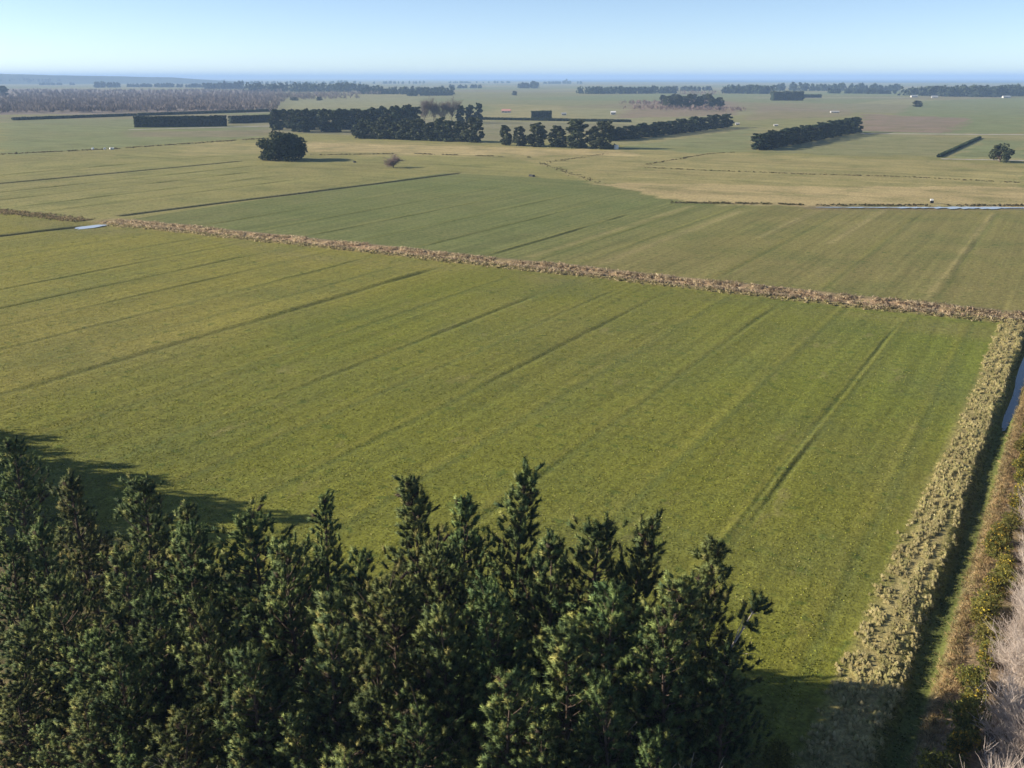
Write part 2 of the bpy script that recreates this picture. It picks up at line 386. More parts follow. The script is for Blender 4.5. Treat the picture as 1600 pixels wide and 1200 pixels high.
lt = np.clip((52 - GY + .0 * GX) / 4, 0, 1) * np.clip((GY - 26) / 5, 0, 1); blend(lt * (GX < -7), 'litter')
paint((GY < 31) & (GX < -5), 'brown')
ny, nx = GX.shape
V = np.stack([GX, GY, GZ], -1).reshape(-1, 3); idx = np.arange(ny * nx).reshape(ny, nx)
F = np.stack([idx[:-1, :-1], idx[:-1, 1:], idx[1:, 1:], idx[1:, :-1]], -1).reshape(-1, 4)
ground = obj('ground', npmesh('ground', V, F, TINT.reshape(-1, 3), True), M_GROUND); tag(ground, kind='structure')
def gz(x, y): return height(np.asarray(x, float), np.asarray(y, float))

def sheet(name, pts, z, mat, kind='structure'):
    o = obj(name, npmesh(name, [(p[0], p[1], z) for p in pts], [list(range(len(pts)))]), mat); return tag(o, kind=kind)
# water: the side ditch, the puddle at the drain's corner, the flooded reach, the sea
yy = np.arange(62, 183, 3.0)
L_ = [(-4.75 + drift(q), q) for q in yy]; R_ = [(-3.3 + drift(q), q) for q in yy]
n_ = len(yy)
wv = np.array([(a[0], a[1], -.80) for a in L_] + [(b[0], b[1], -.80) for b in R_])
o = obj('ditch_water', npmesh('ditch_water', wv, [(i, n_ + i, n_ + i + 1, i + 1) for i in range(n_ - 1)]), M_WATER); tag(o, kind='structure')
def blob_sheet(name, ctr, rx, ry, z, mat, seed, n=40, rot=0.0):
    r = random.Random(seed); ph = [r.random() * 6.3 for _ in range(4)]; pts = []
    for k in range(n):
        a = 2 * math.pi * k / n; q = 1 + .16 * math.sin(2 * a + ph[0]) + .12 * math.sin(3 * a + ph[1]) + .08 * math.sin(7 * a + ph[2])
        px_, py_ = rx * q * math.cos(a), ry * q * math.sin(a)
        pts.append((ctr[0] + px_ * math.cos(rot) - py_ * math.sin(rot), ctr[1] + px_ * math.sin(rot) + py_ * math.cos(rot)))
    return sheet(name, pts, z, mat)
blob_sheet('puddle', (-239.0, 175.5), 2.0, 6.0, -.12, M_PALEWATER, 3)
pa, pb = g(1275, 324.5), g(1700, 325.5)
pr = random.Random(5); N_ = 60; up_, dn_ = [], []
for k in range(N_ + 1):
    f = k / N_; cx_ = pa[0] + (pb[0] - pa[0]) * f; cy_ = pa[1] + (pb[1] - pa[1]) * f
    w_ = (.5 + 2.6 * min(1, f * 2.0)) * (.35 + 1.1 * pr.random() ** 1.3)
    up_.append((cx_, cy_ + w_ * .6, .18)); dn_.append((cx_, cy_ - w_, .18))
o = obj('pond', npmesh('pond', dn_ + up_, [(i, i + 1, N_ + 2 + i, N_ + 1 + i) for i in range(N_)]), M_PALEWATER); tag(o, kind='structure')
coast = [g(690, 126.0), g(860, 127.6), g(1100, 128.6), g(1400, 129.2), g(1750, 129.4)]
def far_pt(px, dist):
    d = ray(px, 121); q = math.hypot(d[0], d[1]); return d[0] / q * dist, d[1] / q * dist
seap = coast + [far_pt(1750, 44000), far_pt(1100, 44000), far_pt(690, 44000), far_pt(640, 44000)]
sheet('sea', seap, 1.0, M_SEA)
# far hills on the left, a real ridge some fourteen kilometres away
hx = np.linspace(-420, 420, 120); V = []
for row, (dist, hh) in enumerate(((7200, 0.0), (7600, .6), (8100, 1.0), (9000, .8), (10500, 0))):
    for p in hx:
        q = far_pt(p, dist)
        top = 40 + (4.5 - p * .015) / 1574 * 8100 * (1 + .18 * float(vnoise(np.array(p / 60.), np.array(row * .6), 4)) + .08 * float(vnoise(np.array(p / 17.), np.array(row * .6), 7)))
        V.append((q[0], q[1], -2 + max(0, top * hh) * min(1, (420 - p) / 150)))
idx = np.arange(len(V)).reshape(5, 120)
F = np.stack([idx[:-1, :-1], idx[:-1, 1:], idx[1:, 1:], idx[1:, :-1]], -1).reshape(-1, 4)
o = obj('hills', npmesh('hills', V, F, None, True), M_HILL); tag(o, kind='structure')
# pale farm tracks
def track(p0, p1, w, z=.09):
    a, b = g(*p0), g(*p1); n = 24; pts0, pts1 = [], []
    dx, dy = b[0] - a[0], b[1] - a[1]; q = math.hypot(dx, dy); nx_, ny_ = -dy / q * w / 2, dx / q * w / 2
    for k in range(n + 1):
        f = k / n; ww = 1 + .25 * math.sin(k * 2.3); cx_, cy_ = a[0] + dx * f, a[1] + dy * f
        pts0.append((cx_ - nx_ * ww, cy_ - ny_ * ww, z)); pts1.append((cx_ + nx_ * ww, cy_ + ny_ * ww, z))
    o = obj('farm_track', npmesh('farm_track', pts0 + pts1, [(i, i + 1, n + 2 + i, n + 1 + i) for i in range(n)]), M_GRAVEL); tag(o, kind='structure')
track((1345, 209), (1640, 211), 7, .15); track((1470, 248.5), (1650, 252), 4, .12); track((425, 197), (200, 203), 6, .15); track((1180, 153.5), (1420, 153), 22, .4)

# ------------------------------------------------------------------ tree meshes
def shade(rng, n, lo, hi): 
    f = rng.random((n, 1)); return np.array(lo) * (1 - f) + np.array(hi) * f
PINE_D, PINE_L, PINE_O = (.056, .090, .036), (.195, .235, .072), (.295, .270, .085)
def make_pine(seed, h=14.0, R=3.0, crown_base=.12, dens=1.0, brown=.08, sparse=False, pw=1.15):
    rng = np.random.default_rng(seed)
    K = 9; tz = np.linspace(0, 1, K); lean = rng.normal(size=2) * .35
    trunk = np.stack([lean[0] * tz ** 2 + .12 * np.sin(tz * 5 + rng.random() * 6), lean[1] * tz ** 2 + .12 * np.sin(tz * 4 + rng.random() * 6), -.4 + tz * (h * .97 + .4)], -1)
    trunk -= np.array([trunk[0, 0], trunk[0, 1], 0])
    rad = np.interp(tz, [0, .08, 1], [.30, .22, .03]) * h / 14
    tv, tf = tubes(trunk[None], rad[None], 8)
    paths, prad, cc, co, ct = [], [], [], [], []
    lob = rng.random(3) * 6.28
    z = crown_base * h
    while z < h * .985:
        f = z / h; nb = rng.integers(5, 8) if not sparse else rng.integers(2, 4)
        prof = (.60 + .40 * np.sin(np.clip((f - crown_base) / (.26 - crown_base), 0, 1) * math.pi / 2)) if f < .26 else (.09 + .91 * (1 - ((f - .26) / .74)) ** pw)
        a0 = rng.random() * 6.28
        for k in range(nb):
            az = a0 + 6.28 * k / nb + rng.normal() * .3
            L = R * prof * (.62 + .55 * rng.random()) * (1 + .22 * math.sin(az * 2 + lob[0]) + .15 * math.sin(az + lob[1] + z * .6))
            L = max(L, .35); el = math.radians(rng.normal(8 + 48 * f ** 1.5, 9)); out = np.array([math.cos(az), math.sin(az), 0])
            base = np.array([np.interp(z, trunk[:, 2], trunk[:, 0]), np.interp(z, trunk[:, 2], trunk[:, 1]), z + rng.normal() * .12])
            t = np.linspace(0, 1, 5)[:, None]
            P = base + out * L * t + np.array([0, 0, 1]) * (math.tan(el) * L * .75 * t + .30 * L * t ** 2.2)
            P = P + rng.normal(size=3) * .10 * t
            paths.append(P); prad.append(np.linspace(.055, .012, 5) * (.4 + L / R))
            nc = max(3, int(L * 3.5 * dens))
            for q in range(nc):
                tq = .28 + .72 * (q + rng.random() * .8) / nc if not sparse else .75 + .3 * rng.random()
                tq = min(tq, 1.03); ctr = base + out * L * tq + np.array([0, 0, math.tan(el) * L * .75 * tq + .30 * L * tq ** 2.2]) + rng.normal(size=3) * np.array([.20, .20, .12])
                side = np.array([-math.sin(az), math.cos(az), 0]) * rng.normal() * .24 * L * tq
                cc.append(ctr + side); co.append(out); ct.append((tq, f))
        z += (.62 + .34 * rng.random()) * (1 if not sparse else 1.8)
    for q in range(5): cc.append(trunk[-1] + np.array([0, 0, -.35 + .16 * q])); co.append(rng.normal(size=3) * .3); ct.append((1, 1))
    cc = np.array(cc); co = np.array(co); ct = np.array(ct); N = len(cc)
    ax = unit(co * .50 + np.array([0, 0, .85]) + rng.normal(size=(N, 3)) * .30)
    cl = shade(rng, N, PINE_D, PINE_L)
    ol = rng.random(N) < .2; cl[ol] = shade(rng, ol.sum(), PINE_L, PINE_O)
    br = (rng.random(N) < brown) & (ct[:, 0] < .7); cl[br] = (.085, .060, .038)
    ln = .42 + .32 * rng.random(N); rd = (.08 + .05 * rng.random(N)); nn = 80
    sv, sf = spindles(rng, cc, ax, ln, rd)
    nv, nf = needles(rng, cc, ax, ln * .95, nn, .28, .022, .95)
    tc = np.repeat(cl, 24, axis=0) * .6; tn = np.repeat(cl, 3 * nn, axis=0) * np.repeat(.75 + .6 * rng.random((N * nn, 1)), 3, axis=0)
    mid = cc + ax * (ln * .38)[:, None]                            # needles are lit as the rounded shoot they form
    nr = np.concatenate([unit(sv - np.repeat(mid, 24, axis=0)), unit(nv - np.repeat(mid, 3 * nn, axis=0) + rng.normal(size=nv.shape) * .09)])
    nf = np.concatenate([sf, nf + len(sv)]); nv = np.concatenate([sv, nv]); tc = np.concatenate([tc, tn])
    bv, bf = tubes(np.array(paths), np.array(prad), 3)
    if sparse: return (npmesh('trunk', np.concatenate([tv, bv]), np.concatenate([tf, bf + len(tv)]), None, True), npmesh('crown', nv, nf, tc, True, nr))
    return (npmesh('trunk', tv, tf, None, True), npmesh('branchwork', bv, bf), npmesh('crown', nv, nf, tc, True, nr))
def put_tree(name, meshes, mats, label, cat, loc, s=1.0, rz=0.0, group=None, sxy=None, names=('trunk', 'branchwork', 'crown'), tilt=(0, 0)):
    t = thing(name, label, cat, loc, rz, group); t.scale = (sxy or s, sxy or s, s)
    t.rotation_euler = (tilt[0], tilt[1], rz)
    if name == 'pine_tree':                                        # no two pines grow alike
        q = random.Random(int(loc[0] * 917 + loc[1] * 331)); t.scale = (t.scale[0] * q.uniform(.86, 1.16), t.scale[1] * q.uniform(.86, 1.16), t.scale[2]); t.rotation_euler = (q.uniform(-.035, .035), q.uniform(-.035, .035), rz)
    for nm, me, mt in zip(names, meshes, mats): obj(nm, me, mt, t)
    return t
PM = (M_BARK, M_BARK, M_NEEDLE)
PINES = [make_pine(100 + i, 14.0, r, cb, pw=(1.05, .85, 1.15, .95, .9, 1.0)[i]) for i, (r, cb) in enumerate(((3.6, .05), (3.8, .08), (3.3, .06), (4.0, .05), (3.7, .09), (3.5, .04)))]
NARROW = [make_pine(140, 14.0, 2.9, .08), make_pine(141, 14.0, 3.1, .08)]
ORD = ['first', 'second', 'third', 'fourth', 'fifth', 'sixth', 'seventh', 'eighth', 'ninth', 'tenth', 'eleventh', 'twelfth', 'thirteenth', 'fourteenth', 'fifteenth', 'sixteenth', 'seventeenth', 'eighteenth', 'nineteenth', 'twentieth', 'twenty-first', 'twenty-second', 'twenty-third', 'twenty-fourth', 'twenty-fifth', 'twenty-sixth', 'twenty-seventh', 'twenty-eighth']
# the near belt: each pine stands where its top shows in the photograph
BELT = 'pines of the near shelterbelt'
trng = random.Random(12)
skyline = [(20, 690, 12.2, 'dark shaded pine at the left edge of the near shelterbelt'), (119, 741, 11.8, 'dark pine left of the field shadow with one upright leader'),
    (221, 752, 12.6, 'pine with two lit knobbly tops in front of the tree shadow'), (300, 795, 11.4, 'dark low pine top at the edge of the shadow on the field'),
    (502, 786, 11.6, 'pine with a dark pointed top just right of the field shadow'), (655, 750, 14.2, 'slim tall pine with a bare-necked narrow top, third of the row from the shadow'),
    (722, 780, 13.6, 'pine with a short pointed top between the two tallest pines'), (800, 750, 15.4, 'tallest broad columnar pine in the middle of the near belt'),
    (920, 810, 14.2, 'pine with a blunt dark top right of the tallest pine'), (988, 814, 14.3, 'pine with a dark forked top, second from the belt right end'),
    (1120, 850, 14.2, 'rightmost full dark pine, at the end of the furrow line')]
for i, (px, py, h, lab) in enumerate(skyline):
    x_, y_ = top_at(px, py, h); m = NARROW[i % 2] if px in (655, 800, 502, 1120, 988) else PINES[(0, 2, 5)[i % 3]]
    put_tree('pine_tree', m, PM, lab, 'pine tree', (x_, y_, gz(x_, y_) - .1), h / 14, trng.random() * 6.28, BELT)
inner = [(72, 815, 11.5), (288, 827, 12.2), (396, 806, 12.8), (560, 865, 12.2), (690, 850, 13.0), (850, 850, 13.4), (1050, 905, 13.2), (10, 853, 10.2), (198, 871, 12.4), (450, 850, 13.0),
         (610, 905, 13.0), (770, 905, 13.4), (960, 925, 13.2), (95, 905, 11.0), (310, 950, 12.2), (505, 945, 13.0), (700, 955, 12.6), (880, 985, 12.8), (1060, 985, 12.0),
         (20, 985, 9.0), (190, 1010, 10.0), (400, 1020, 10.8), (590, 1030, 11.0), (780, 1050, 11.5), (960, 1060, 11.0), (1140, 1010, 10.6), (130, 1090, 7.5), (280, 1120, 8.0), (470, 1120, 8.5), (660, 1120, 9.5), (840, 1140, 9.5), (1020, 1150, 9.2), (25, 1075, 6.5), (150, 985, 9.5), (240, 935, 11.0), (75, 1130, 5.0), (200, 1150, 6.0), (350, 1040, 9.5), (370, 1160, 7.0), (550, 1180, 8.0)]
inner.sort(key=lambda q: (q[1] // 75, q[0]))
for i, (px, py, h) in enumerate(inner):
    x_, y_ = top_at(px, py, h); rowi = int(py // 75) - 10
    lab = 'dark green pine crown %s from the left in the %s tier of the near belt' % (ORD[sum(1 for q in inner[:i] if q[1] // 75 == py // 75)], ['highest', 'second', 'third', 'fourth', 'fifth', 'lowest'][rowi])
    put_tree('pine_tree', PINES[(i * 5 + 2) % 6], PM, lab, 'pine tree', (x_, y_, gz(x_, y_) - .1), h / 14, trng.random() * 6.28, BELT, sxy=h / 14 * 1.05 if h > 9 else h / 14 * 1.25)
# more of the belt beyond the left edge of the picture: it throws the shadow that lies on the field
for k in range(22):
    x_ = -91 - 3.9 * (k % 14); y_ = (46.5 if k < 14 else 42) + trng.uniform(-1.5, 2.5); h = trng.uniform(13.6, 15.4)
    put_tree('pine_tree', PINES[k % 6], PM, 'pine of the near belt beyond the left picture edge', 'pine tree', (x_, y_, gz(x_, y_) - .1), h / 14, trng.random() * 6.28, BELT)
SPARSE = make_pine(160, 13.0, 2.6, .42, 1.0, .05, True)
x_, y_ = top_at(1198, 945, 11.6); x_ -= 4.9; y_ -= 2.8
put_tree('leaning_pine', SPARSE, (M_PALE, M_NEEDLE), 'sparse leaning pine with a pale bare trunk at the belt right end', 'pine tree', (x_, y_, gz(x_, y_) - .1), 1.0, 0.0, BELT, tilt=(-.21, .40), names=('trunk', 'crown'))
def make_bare(seed, h, spread_, n1=7, n2=6, n3=5, r0=.10, col=(.3, .24, .2), upright=.6, thick=.012):
    """leafless tree: trunk and limbs, and its twigs"""
    rng = np.random.default_rng(seed)
    tz = np.linspace(0, 1, 5)[:, None]
    tr = np.array([0, 0, -.2]) + np.array([rng.normal() * .1, rng.normal() * .1, h * .62]) * tz
    P, Rr = [tr], [np.linspace(r0, r0 * .4, 5)]
    def kids(par, n, lo, length, rad, k):
        out = []
        for p in par:
            for _ in range(n):
                f = lo + (1 - lo) * rng.random(); i = f * 4; j = min(int(i), 3); b = p[j] + (p[j + 1] - p[j]) * (i - j)
                d = unit(p[-1] - p[0]) * .55 + rng.normal(size=3) * np.array([spread_, spread_, .4]) + np.array([0, 0, upright]); d = unit(d)
                L = length * (.6 + .7 * rng.random()); q = b + d * L * tz + rng.normal(size=3) * .08 * L * tz ** 2
                out.append(q); 
        return out
    a = kids([tr], n1, .15, h * .42, .05, 0); P += a; Rr += [np.linspace(r0 * .45, r0 * .15, 5)] * len(a)
    tv, tf = tubes(np.array(P), np.array(Rr), 5)
    b = kids(a, n2, .2, h * .26, .02, 1); c = kids(b, n3, .15, h * .16, .01, 2)
    Q = np.array(b + c); rr = np.array([np.linspace(thick * 1.6, thick * .7, 5)] * len(b) + [np.linspace(thick, thick * .45, 5)] * len(c))
    v, f = tubes(Q, rr, 3); tint = shade(rng, len(Q), tuple(q * .7 for q in col), tuple(min(1, q * 1.25) for q in col))
    return npmesh('trunk', tv, tf, None, True), npmesh('twig_crown', v, f, np.repeat(tint, 15, axis=0))
DEAD = make_bare(7, 7.5, .7, 7, 5, 4, .12, (.42, .38, .33), .5, .018)
for q, (px, py, hh, lab) in enumerate(((985, 1030, 9.0, 'pale dead tree with forked bare limbs among the near pines'), (1075, 1130, 7.0, 'short pale dead snag at the foot of the near pines'),
        (880, 1130, 7.5, 'thin pale dead tree left of the forked one among the near pines'), (640, 1150, 7.0, 'pale dead twigs low in the middle of the near belt'), (330, 1140, 6.5, 'pale dead twigs low in the left part of the near belt'))):
    x_, y_ = top_at(px, py, hh); x_ += .5 * 1.6; y_ -= .865 * 1.6
    put_tree('dead_tree', DEAD, (M_PALE, M_TWIG), lab, 'dead tree', (x_, y_, gz(x_, y_)), hh / 7.8, q * 2.0, names=('trunk', 'twig_crown'))

# ------------------------------------------------------------------ leafy trees for the middle distance
def lumpy(rng, n, lobes, r, shell=.55):
    """points through a crown made of lobes: centres (k,3), radii (k,3)"""
    k = rng.integers(0, len(lobes), n); d = unit(rng.normal(size=(n, 3))); q = (shell + (1 - shell) * rng.random((n, 1)))
    return lobes[k] + d * r[k] * q, d
def make_round(seed, w, h, n, leaf, lo, hi, lobes_n=34, flat=.62, lean=0.0):
    """broad dome crown down to the ground over a stout trunk"""
    rng = np.random.default_rng(seed); L = []; R = []
    for k in range(lobes_n):
        a = rng.random() * 6.28; u = rng.random(); rr = w / 2 * .78 * math.sqrt(rng.random()); zz = h * (.10 + .76 * u ** .9 * math.sqrt(max(0, 1 - (rr / (w / 2)) ** 1.8)))
        L.append((rr * math.cos(a) + lean * zz, rr * math.sin(a), zz)); s_ = (.10 + .07 * rng.random()) * w; R.append((s_, s_, s_ * .75))
    P, d = lumpy(rng, n, np.array(L), np.array(R)); keep = P[:, 2] > .15; P, d = P[keep], d[keep]
    v, f = leaves(rng, P, leaf, .2, d * 1.2); lob = shade(rng, len(P), lo, hi)
    pth = np.array([[(0, 0, -.3), (.1, 0, h * .25), (.0, .1, h * .5), (0, 0, h * .7)]] + [[(0, 0, h * .1), (w * .12 * math.cos(a), w * .12 * math.sin(a), h * .3), (w * .25 * math.cos(a), w * .25 * math.sin(a), h * .45), (w * .36 * math.cos(a), w * .36 * math.sin(a), h * .55)] for a in np.arange(0, 6.2, .9)])
    tv, tf = tubes(pth, np.array([np.linspace(.05 * h, .015 * h, 4)] + [np.linspace(.022 * h, .006 * h, 4)] * 7), 6)
    return npmesh('trunk', tv, tf, None, True), npmesh('crown', v, f, np.repeat(lob, 4, axis=0))
def make_upright(seed, w, h, n, leaf, lo, hi, base=.08, taper=.8):
    """tall shelterbelt tree, irregular and narrowing upward"""
    rng = np.random.default_rng(seed); L = []; R = []; k = 64
    for q in range(k):
        f = base + (1 - base) * (q + rng.random()) / k; wd = w / 2 * (1 - taper * max(0, f - .3) / .7) * (.6 + .4 * min(1, f / .25)); a = rng.random() * 6.28; rr = wd * .82 * rng.random() ** .5
        L.append((rr * math.cos(a), rr * math.sin(a), f * h * .97)); s_ = w * (.10 + .07 * rng.random()) * (1 - .4 * f); R.append((s_, s_, s_ * .8))
    P, d = lumpy(rng, n, np.array(L), np.array(R)); keep = P[:, 2] > .2; P, d = P[keep], d[keep]
    v, f = leaves(rng, P, leaf, .2, d * 1.2); lob = shade(rng, len(P), lo, hi)
    tz = np.linspace(0, 1, 5); br = [[(0, 0, h * q), (math.cos(q * 40) * w * .12, math.sin(q * 40) * w * .12, h * (q + .03)), (math.cos(q * 40) * w * .22, math.sin(q * 40) * w * .22, h * (q + .07)), (math.cos(q * 40) * w * .30, math.sin(q * 40) * w * .30, h * (q + .1)), (math.cos(q * 40) * w * .36, math.sin(q * 40) * w * .36, h * (q + .13))] for q in np.linspace(.12, .75, 9)]
    pth = np.array([np.stack([tz * 0, tz * 0, -.3 + tz * h * .9], -1)] + [np.array(b) for b in br])
    tv, tf = tubes(pth, np.array([np.linspace(.028 * h, .006 * h, 5)] + [np.linspace(.009 * h, .003 * h, 5)] * 9), 5)
    return npmesh('trunk', tv, tf, None, True), npmesh('crown', v, f, np.repeat(lob, 4, axis=0))
LM = (M_BARK, M_LEAF); TN = ('trunk', 'crown')
D1, D2 = (.020, .032, .018), (.055, .072, .034)
O1, O2 = (.040, .052, .026), (.090, .098, .048)
ROUND = make_round(300, 23, 14.5, 9000, .6, D1, D2, 64, .6, .10)
x_, y_ = g(440, 250); put_tree('round_tree', ROUND, LM, 'broad round dark evergreen standing alone left of the field centre', 'tree', (x_, y_, -.2), 1.08, 2.1, sxy=1.15, names=TN)
BARE_S = make_bare(31, 5.2, .9, 18, 12, 8, .14, (.27, .20, .17), .15, .035)
x_, y_ = g(615, 262); put_tree('bare_tree', BARE_S, (M_BARK, M_TWIG), 'small leafless brown tree standing alone in the tan paddock', 'tree', (x_, y_, 0), 1.05, 0, sxy=1.5, names=('trunk', 'twig_crown'))
LONE = make_round(302, 13, 9.5, 2200, .5, D1, O2, 26)
x_, y_ = g(1562, 253); put_tree('bushy_tree', LONE, LM, 'ragged bushy green tree near the right edge beside a pale track', 'tree', (x_, y_, 0), 1.0, .4, names=TN)
UP = [make_upright(310 + i, w, 14, 2600, .62, O1, O2, .02, .42) for i, w in enumerate((10.0, 11.5, 9.5, 10.6))]
UPD = [make_upright(320 + i, w, 14, 1500, .75, D1, D2, .03, .35) for i, w in enumerate((7.5, 8.5, 9.0))]
def spot(px, py, pytop):
    """ground spot and the height that reaches from row py to row pytop"""
    x_, y_ = g(px, py); d = ray(px, pytop); t = math.hypot(x_, y_) / math.hypot(d[0], d[1]); return x_, y_, H + d[2] * t
# the front row, tree by tree
front = [(790, 227, 195, 'narrow'), (812, 228, 198, 'small'), (840, 229, 192, 'broad'), (872, 230, 196, 'rounded'), (902, 231, 186, 'tallest'), (940, 232, 189, 'tall dark')]
for i, (px, py, pt, wd) in enumerate(front):
    x_, y_, h = spot(px, py, pt)
    put_tree('shelter_tree', UP[i % 4], LM, '%s evergreen, %s from the left in the open row of six' % (wd, ORD[i]), 'tree', (x_, y_, -.1), h / 14, i * 1.3, 'open row of six trees beyond the tan paddock', sxy=(.8, .75, 1.35, 1.1, 1.6, 1.4)[i] * 1.22, names=TN)
for i in range(11):
    f = i / 10; px = 568 + f * 172; x_, y_, h = spot(px, 216 + f * 6, 187 + 4 * math.sin(i * 2.4))
    put_tree('shelter_tree', UP[(i * 3 + 1) % 4], LM, 'grey-green evergreen, %s from the left in the closed front row' % ORD[i], 'tree', (x_, y_, -.1), h / 14, i * 2.1, 'closed row of evergreens beyond the tan paddock', sxy=1.55, names=TN)
for i in range(22):
    f = i / 21; px = 432 + f * 218; x_, y_, h = spot(px, 203 + 4 * math.sin(i * 5), 171 - 7 * max(0, f - .55) * 2 + 2.5 * math.sin(i * 3.1))
    put_tree('shelter_tree', UPD[i % 3], LM, 'tall dark pine, %s from the left in the dense belt behind the round tree' % ORD[i], 'tree', (x_, y_, -.1), h / 14, i * 1.7, 'dense dark belt behind the round tree', sxy=1.75, names=TN)
POP = [make_bare(40 + i, 17, .75, 14, 12, 7, .22, (.17, .135, .125), .7, .06) for i in range(2)]
for i in range(7):
    px = 664 + i * 14; x_, y_, h = spot(px, 192, 160 - 3 * (i > 4) + 2 * math.sin(i * 4))
    if i >= 4:
        put_tree('shelter_tree', UPD[i % 3], LM, 'dark leafy tree, %s from the left at the right end of the dense belt' % ORD[i - 4], 'tree', (x_, y_, -.1), h / 16.5, i * 1.1, 'leafy trees at the right end of the dense belt', sxy=1.25, names=TN); continue
    put_tree('bare_tree', POP[i % 2], (M_BARK, M_TWIG), 'tall leafless tree, %s from the left beside the dense dark belt' % ORD[i], 'tree', (x_, y_, -.1), h / 17, i * 1.1, 'leafless trees beside the dark belt', names=('trunk', 'twig_crown'))
for i in range(16):
    f = i / 15; px = 955 + f * 180; py = 220 - f * 21; x_, y_, h = spot(px, py, 200 - f * 23 + 1.5 * math.sin(i * 2.7))
    put_tree('shelter_tree', UPD[i % 3], LM, 'dark evergreen, %s from the near end of the slanting belt right of the open row' % ORD[i], 'tree', (x_, y_, -.1), h / 14, i * 1.9, 'slanting belt right of the open row', sxy=1.65, names=TN)
for i in range(18):
    f = i / 17; px = 1186 + f * 150; py = 234 - f * 27; x_, y_, h = spot(px, py, 208 - f * 25 + 1.2 * math.sin(i * 2.2))
    put_tree('shelter_tree', UPD[(i + 1) % 3], LM, 'dark evergreen, %s from the near end of the belt with the long shadow' % ORD[i], 'tree', (x_, y_, -.1), h / 14, i * 2.9, 'slanting belt with the long shadow at right', sxy=1.6, names=TN)
for i in range(12):
    px = 1036 + i * 8; x_, y_, h = spot(px, 163 + 5 * (i % 2), 148 + 2 * math.sin(i * 2) + 4 * (i > 9))
    put_tree('bushy_tree', UP[i % 4], LM, 'grey-green tree, %s from the left in the loose copse behind the slanting belt' % ORD[i], 'tree', (x_, y_, 0), h / 14, i, 'loose copse behind the slanting belt', sxy=1.6, names=TN)
for i, (px, py, pt, sc, lab) in enumerate(((1433, 167, 157, 2.2, 'small square dark tree clump in the far green field at right'), (460, 157, 152, 2, 'small dark tree left of the far pale field'), (499, 157, 151, 2, 'small dark tree right of the first one in the far pale field'), (804, 149, 142, 2, 'tiny dark tree in the open green middle distance'), (3, 150, 134, 5, 'dark tree cut by the left picture edge'))):
    x_, y_, h = spot(px, py, pt); put_tree('bushy_tree', UP[i % 4], LM, lab, 'tree', (x_, y_, 0), h / 14, i, sxy=sc * .8, names=TN)

# clipped hedges: box of foliage on a solid twiggy core
def hedge(p0, p1, h, w, label, seed, leaf=.5, name='clipped_hedge'):
    a, b = g(*p0), g(*p1); rng = np.random.default_rng(seed); L = math.hypot(b[0] - a[0], b[1] - a[1])
    t = thing(name, label, 'hedge', (a[0], a[1], 0), math.atan2(b[1] - a[1], b[0] - a[0]))
    n = int(L / .9); X = np.linspace(.3, L - .3, max(n, 4)); hh = h * (.94 + .05 * vnoise(X / 6, X * 0, seed)); V = []; Fq = []
    for q, (xx, z) in enumerate(zip(X, hh)): V += [(xx, -w * .42, -.2), (xx, w * .42, -.2), (xx, w * .38, z - .25), (xx, -w * .38, z - .25)]
    for q in range(len(X) - 1):
        for k in range(4): Fq.append((4*q + k, 4*q + (k+1) % 4, 4*q + 4 + (k+1) % 4, 4*q + 4 + k))
    Fq += [(3, 2, 1, 0), tuple(4 * (len(X) - 1) + k for k in range(4))]
    core = npmesh('twig_core', V, Fq, np.tile(np.array(D1), (len(V), 1))); obj('twig_core', core, M_LEAF, t)
    m = int(L * (h * 2 + w) * 2.2 / max(leaf, .4)); m = min(m, 9000); s = rng.random(m) * (h * 2 + w); P = np.zeros((m, 3)); P[:, 0] = rng.random(m) * L
    hx_ = np.interp(P[:, 0], X, hh); l_ = s < h; r_ = s > h + w; tp = ~(l_ | r_)
    P[l_, 1] = -w / 2; P[l_, 2] = s[l_] / h * hx_[l_]; P[r_, 1] = w / 2; P[r_, 2] = (s[r_] - h - w) / h * hx_[r_]; P[tp, 1] = s[tp] - h - w / 2; P[tp, 2] = hx_[tp]
    P += rng.normal(size=(m, 3)) * .12; P[:, 2] = np.maximum(P[:, 2], .1)
    v, f = leaves(rng, P, leaf, .2); obj('foliage', npmesh('foliage', v, f, np.repeat(shade(rng, m, D1, D2), 4, axis=0)), M_LEAF, t)
    return t
hedge((210, 199), (355, 197), 9, 5, 'long clipped dark hedge in the green paddock far left', 1, .8)
hedge((360, 193), (424, 190), 6.5, 5, 'short clipped hedge running up to the dense dark belt', 2, .8)
hedge((830, 185), (862, 185), 7.5, 6, 'dark block of hedge standing alone behind the open row', 3, .8)
hedge((1206, 157), (1253, 157), 15, 20, 'dark rectangular block of trees in the far fields at right', 4, 2.2)
hedge((1255, 153), (1282, 153), 6, 10, 'low dark hedge trailing right from the dark tree block', 5, 1.8)
hedge((1466, 246), (1531, 216), 1.2, 1.4, 'low black-green hedge line slanting beside the lone tree at right', 6, .5)
hedge((20, 188), (212, 181), 2.4, 4, 'thin low hedge line below the leafless woodland, left part', 7, .8)
hedge((215, 181), (430, 174), 2.6, 4, 'thin low hedge line below the leafless woodland, right part', 8, .8)
hedge((752, 187), (985, 191), 2.0, 4, 'low hedge line behind the open row of trees', 9, .8)

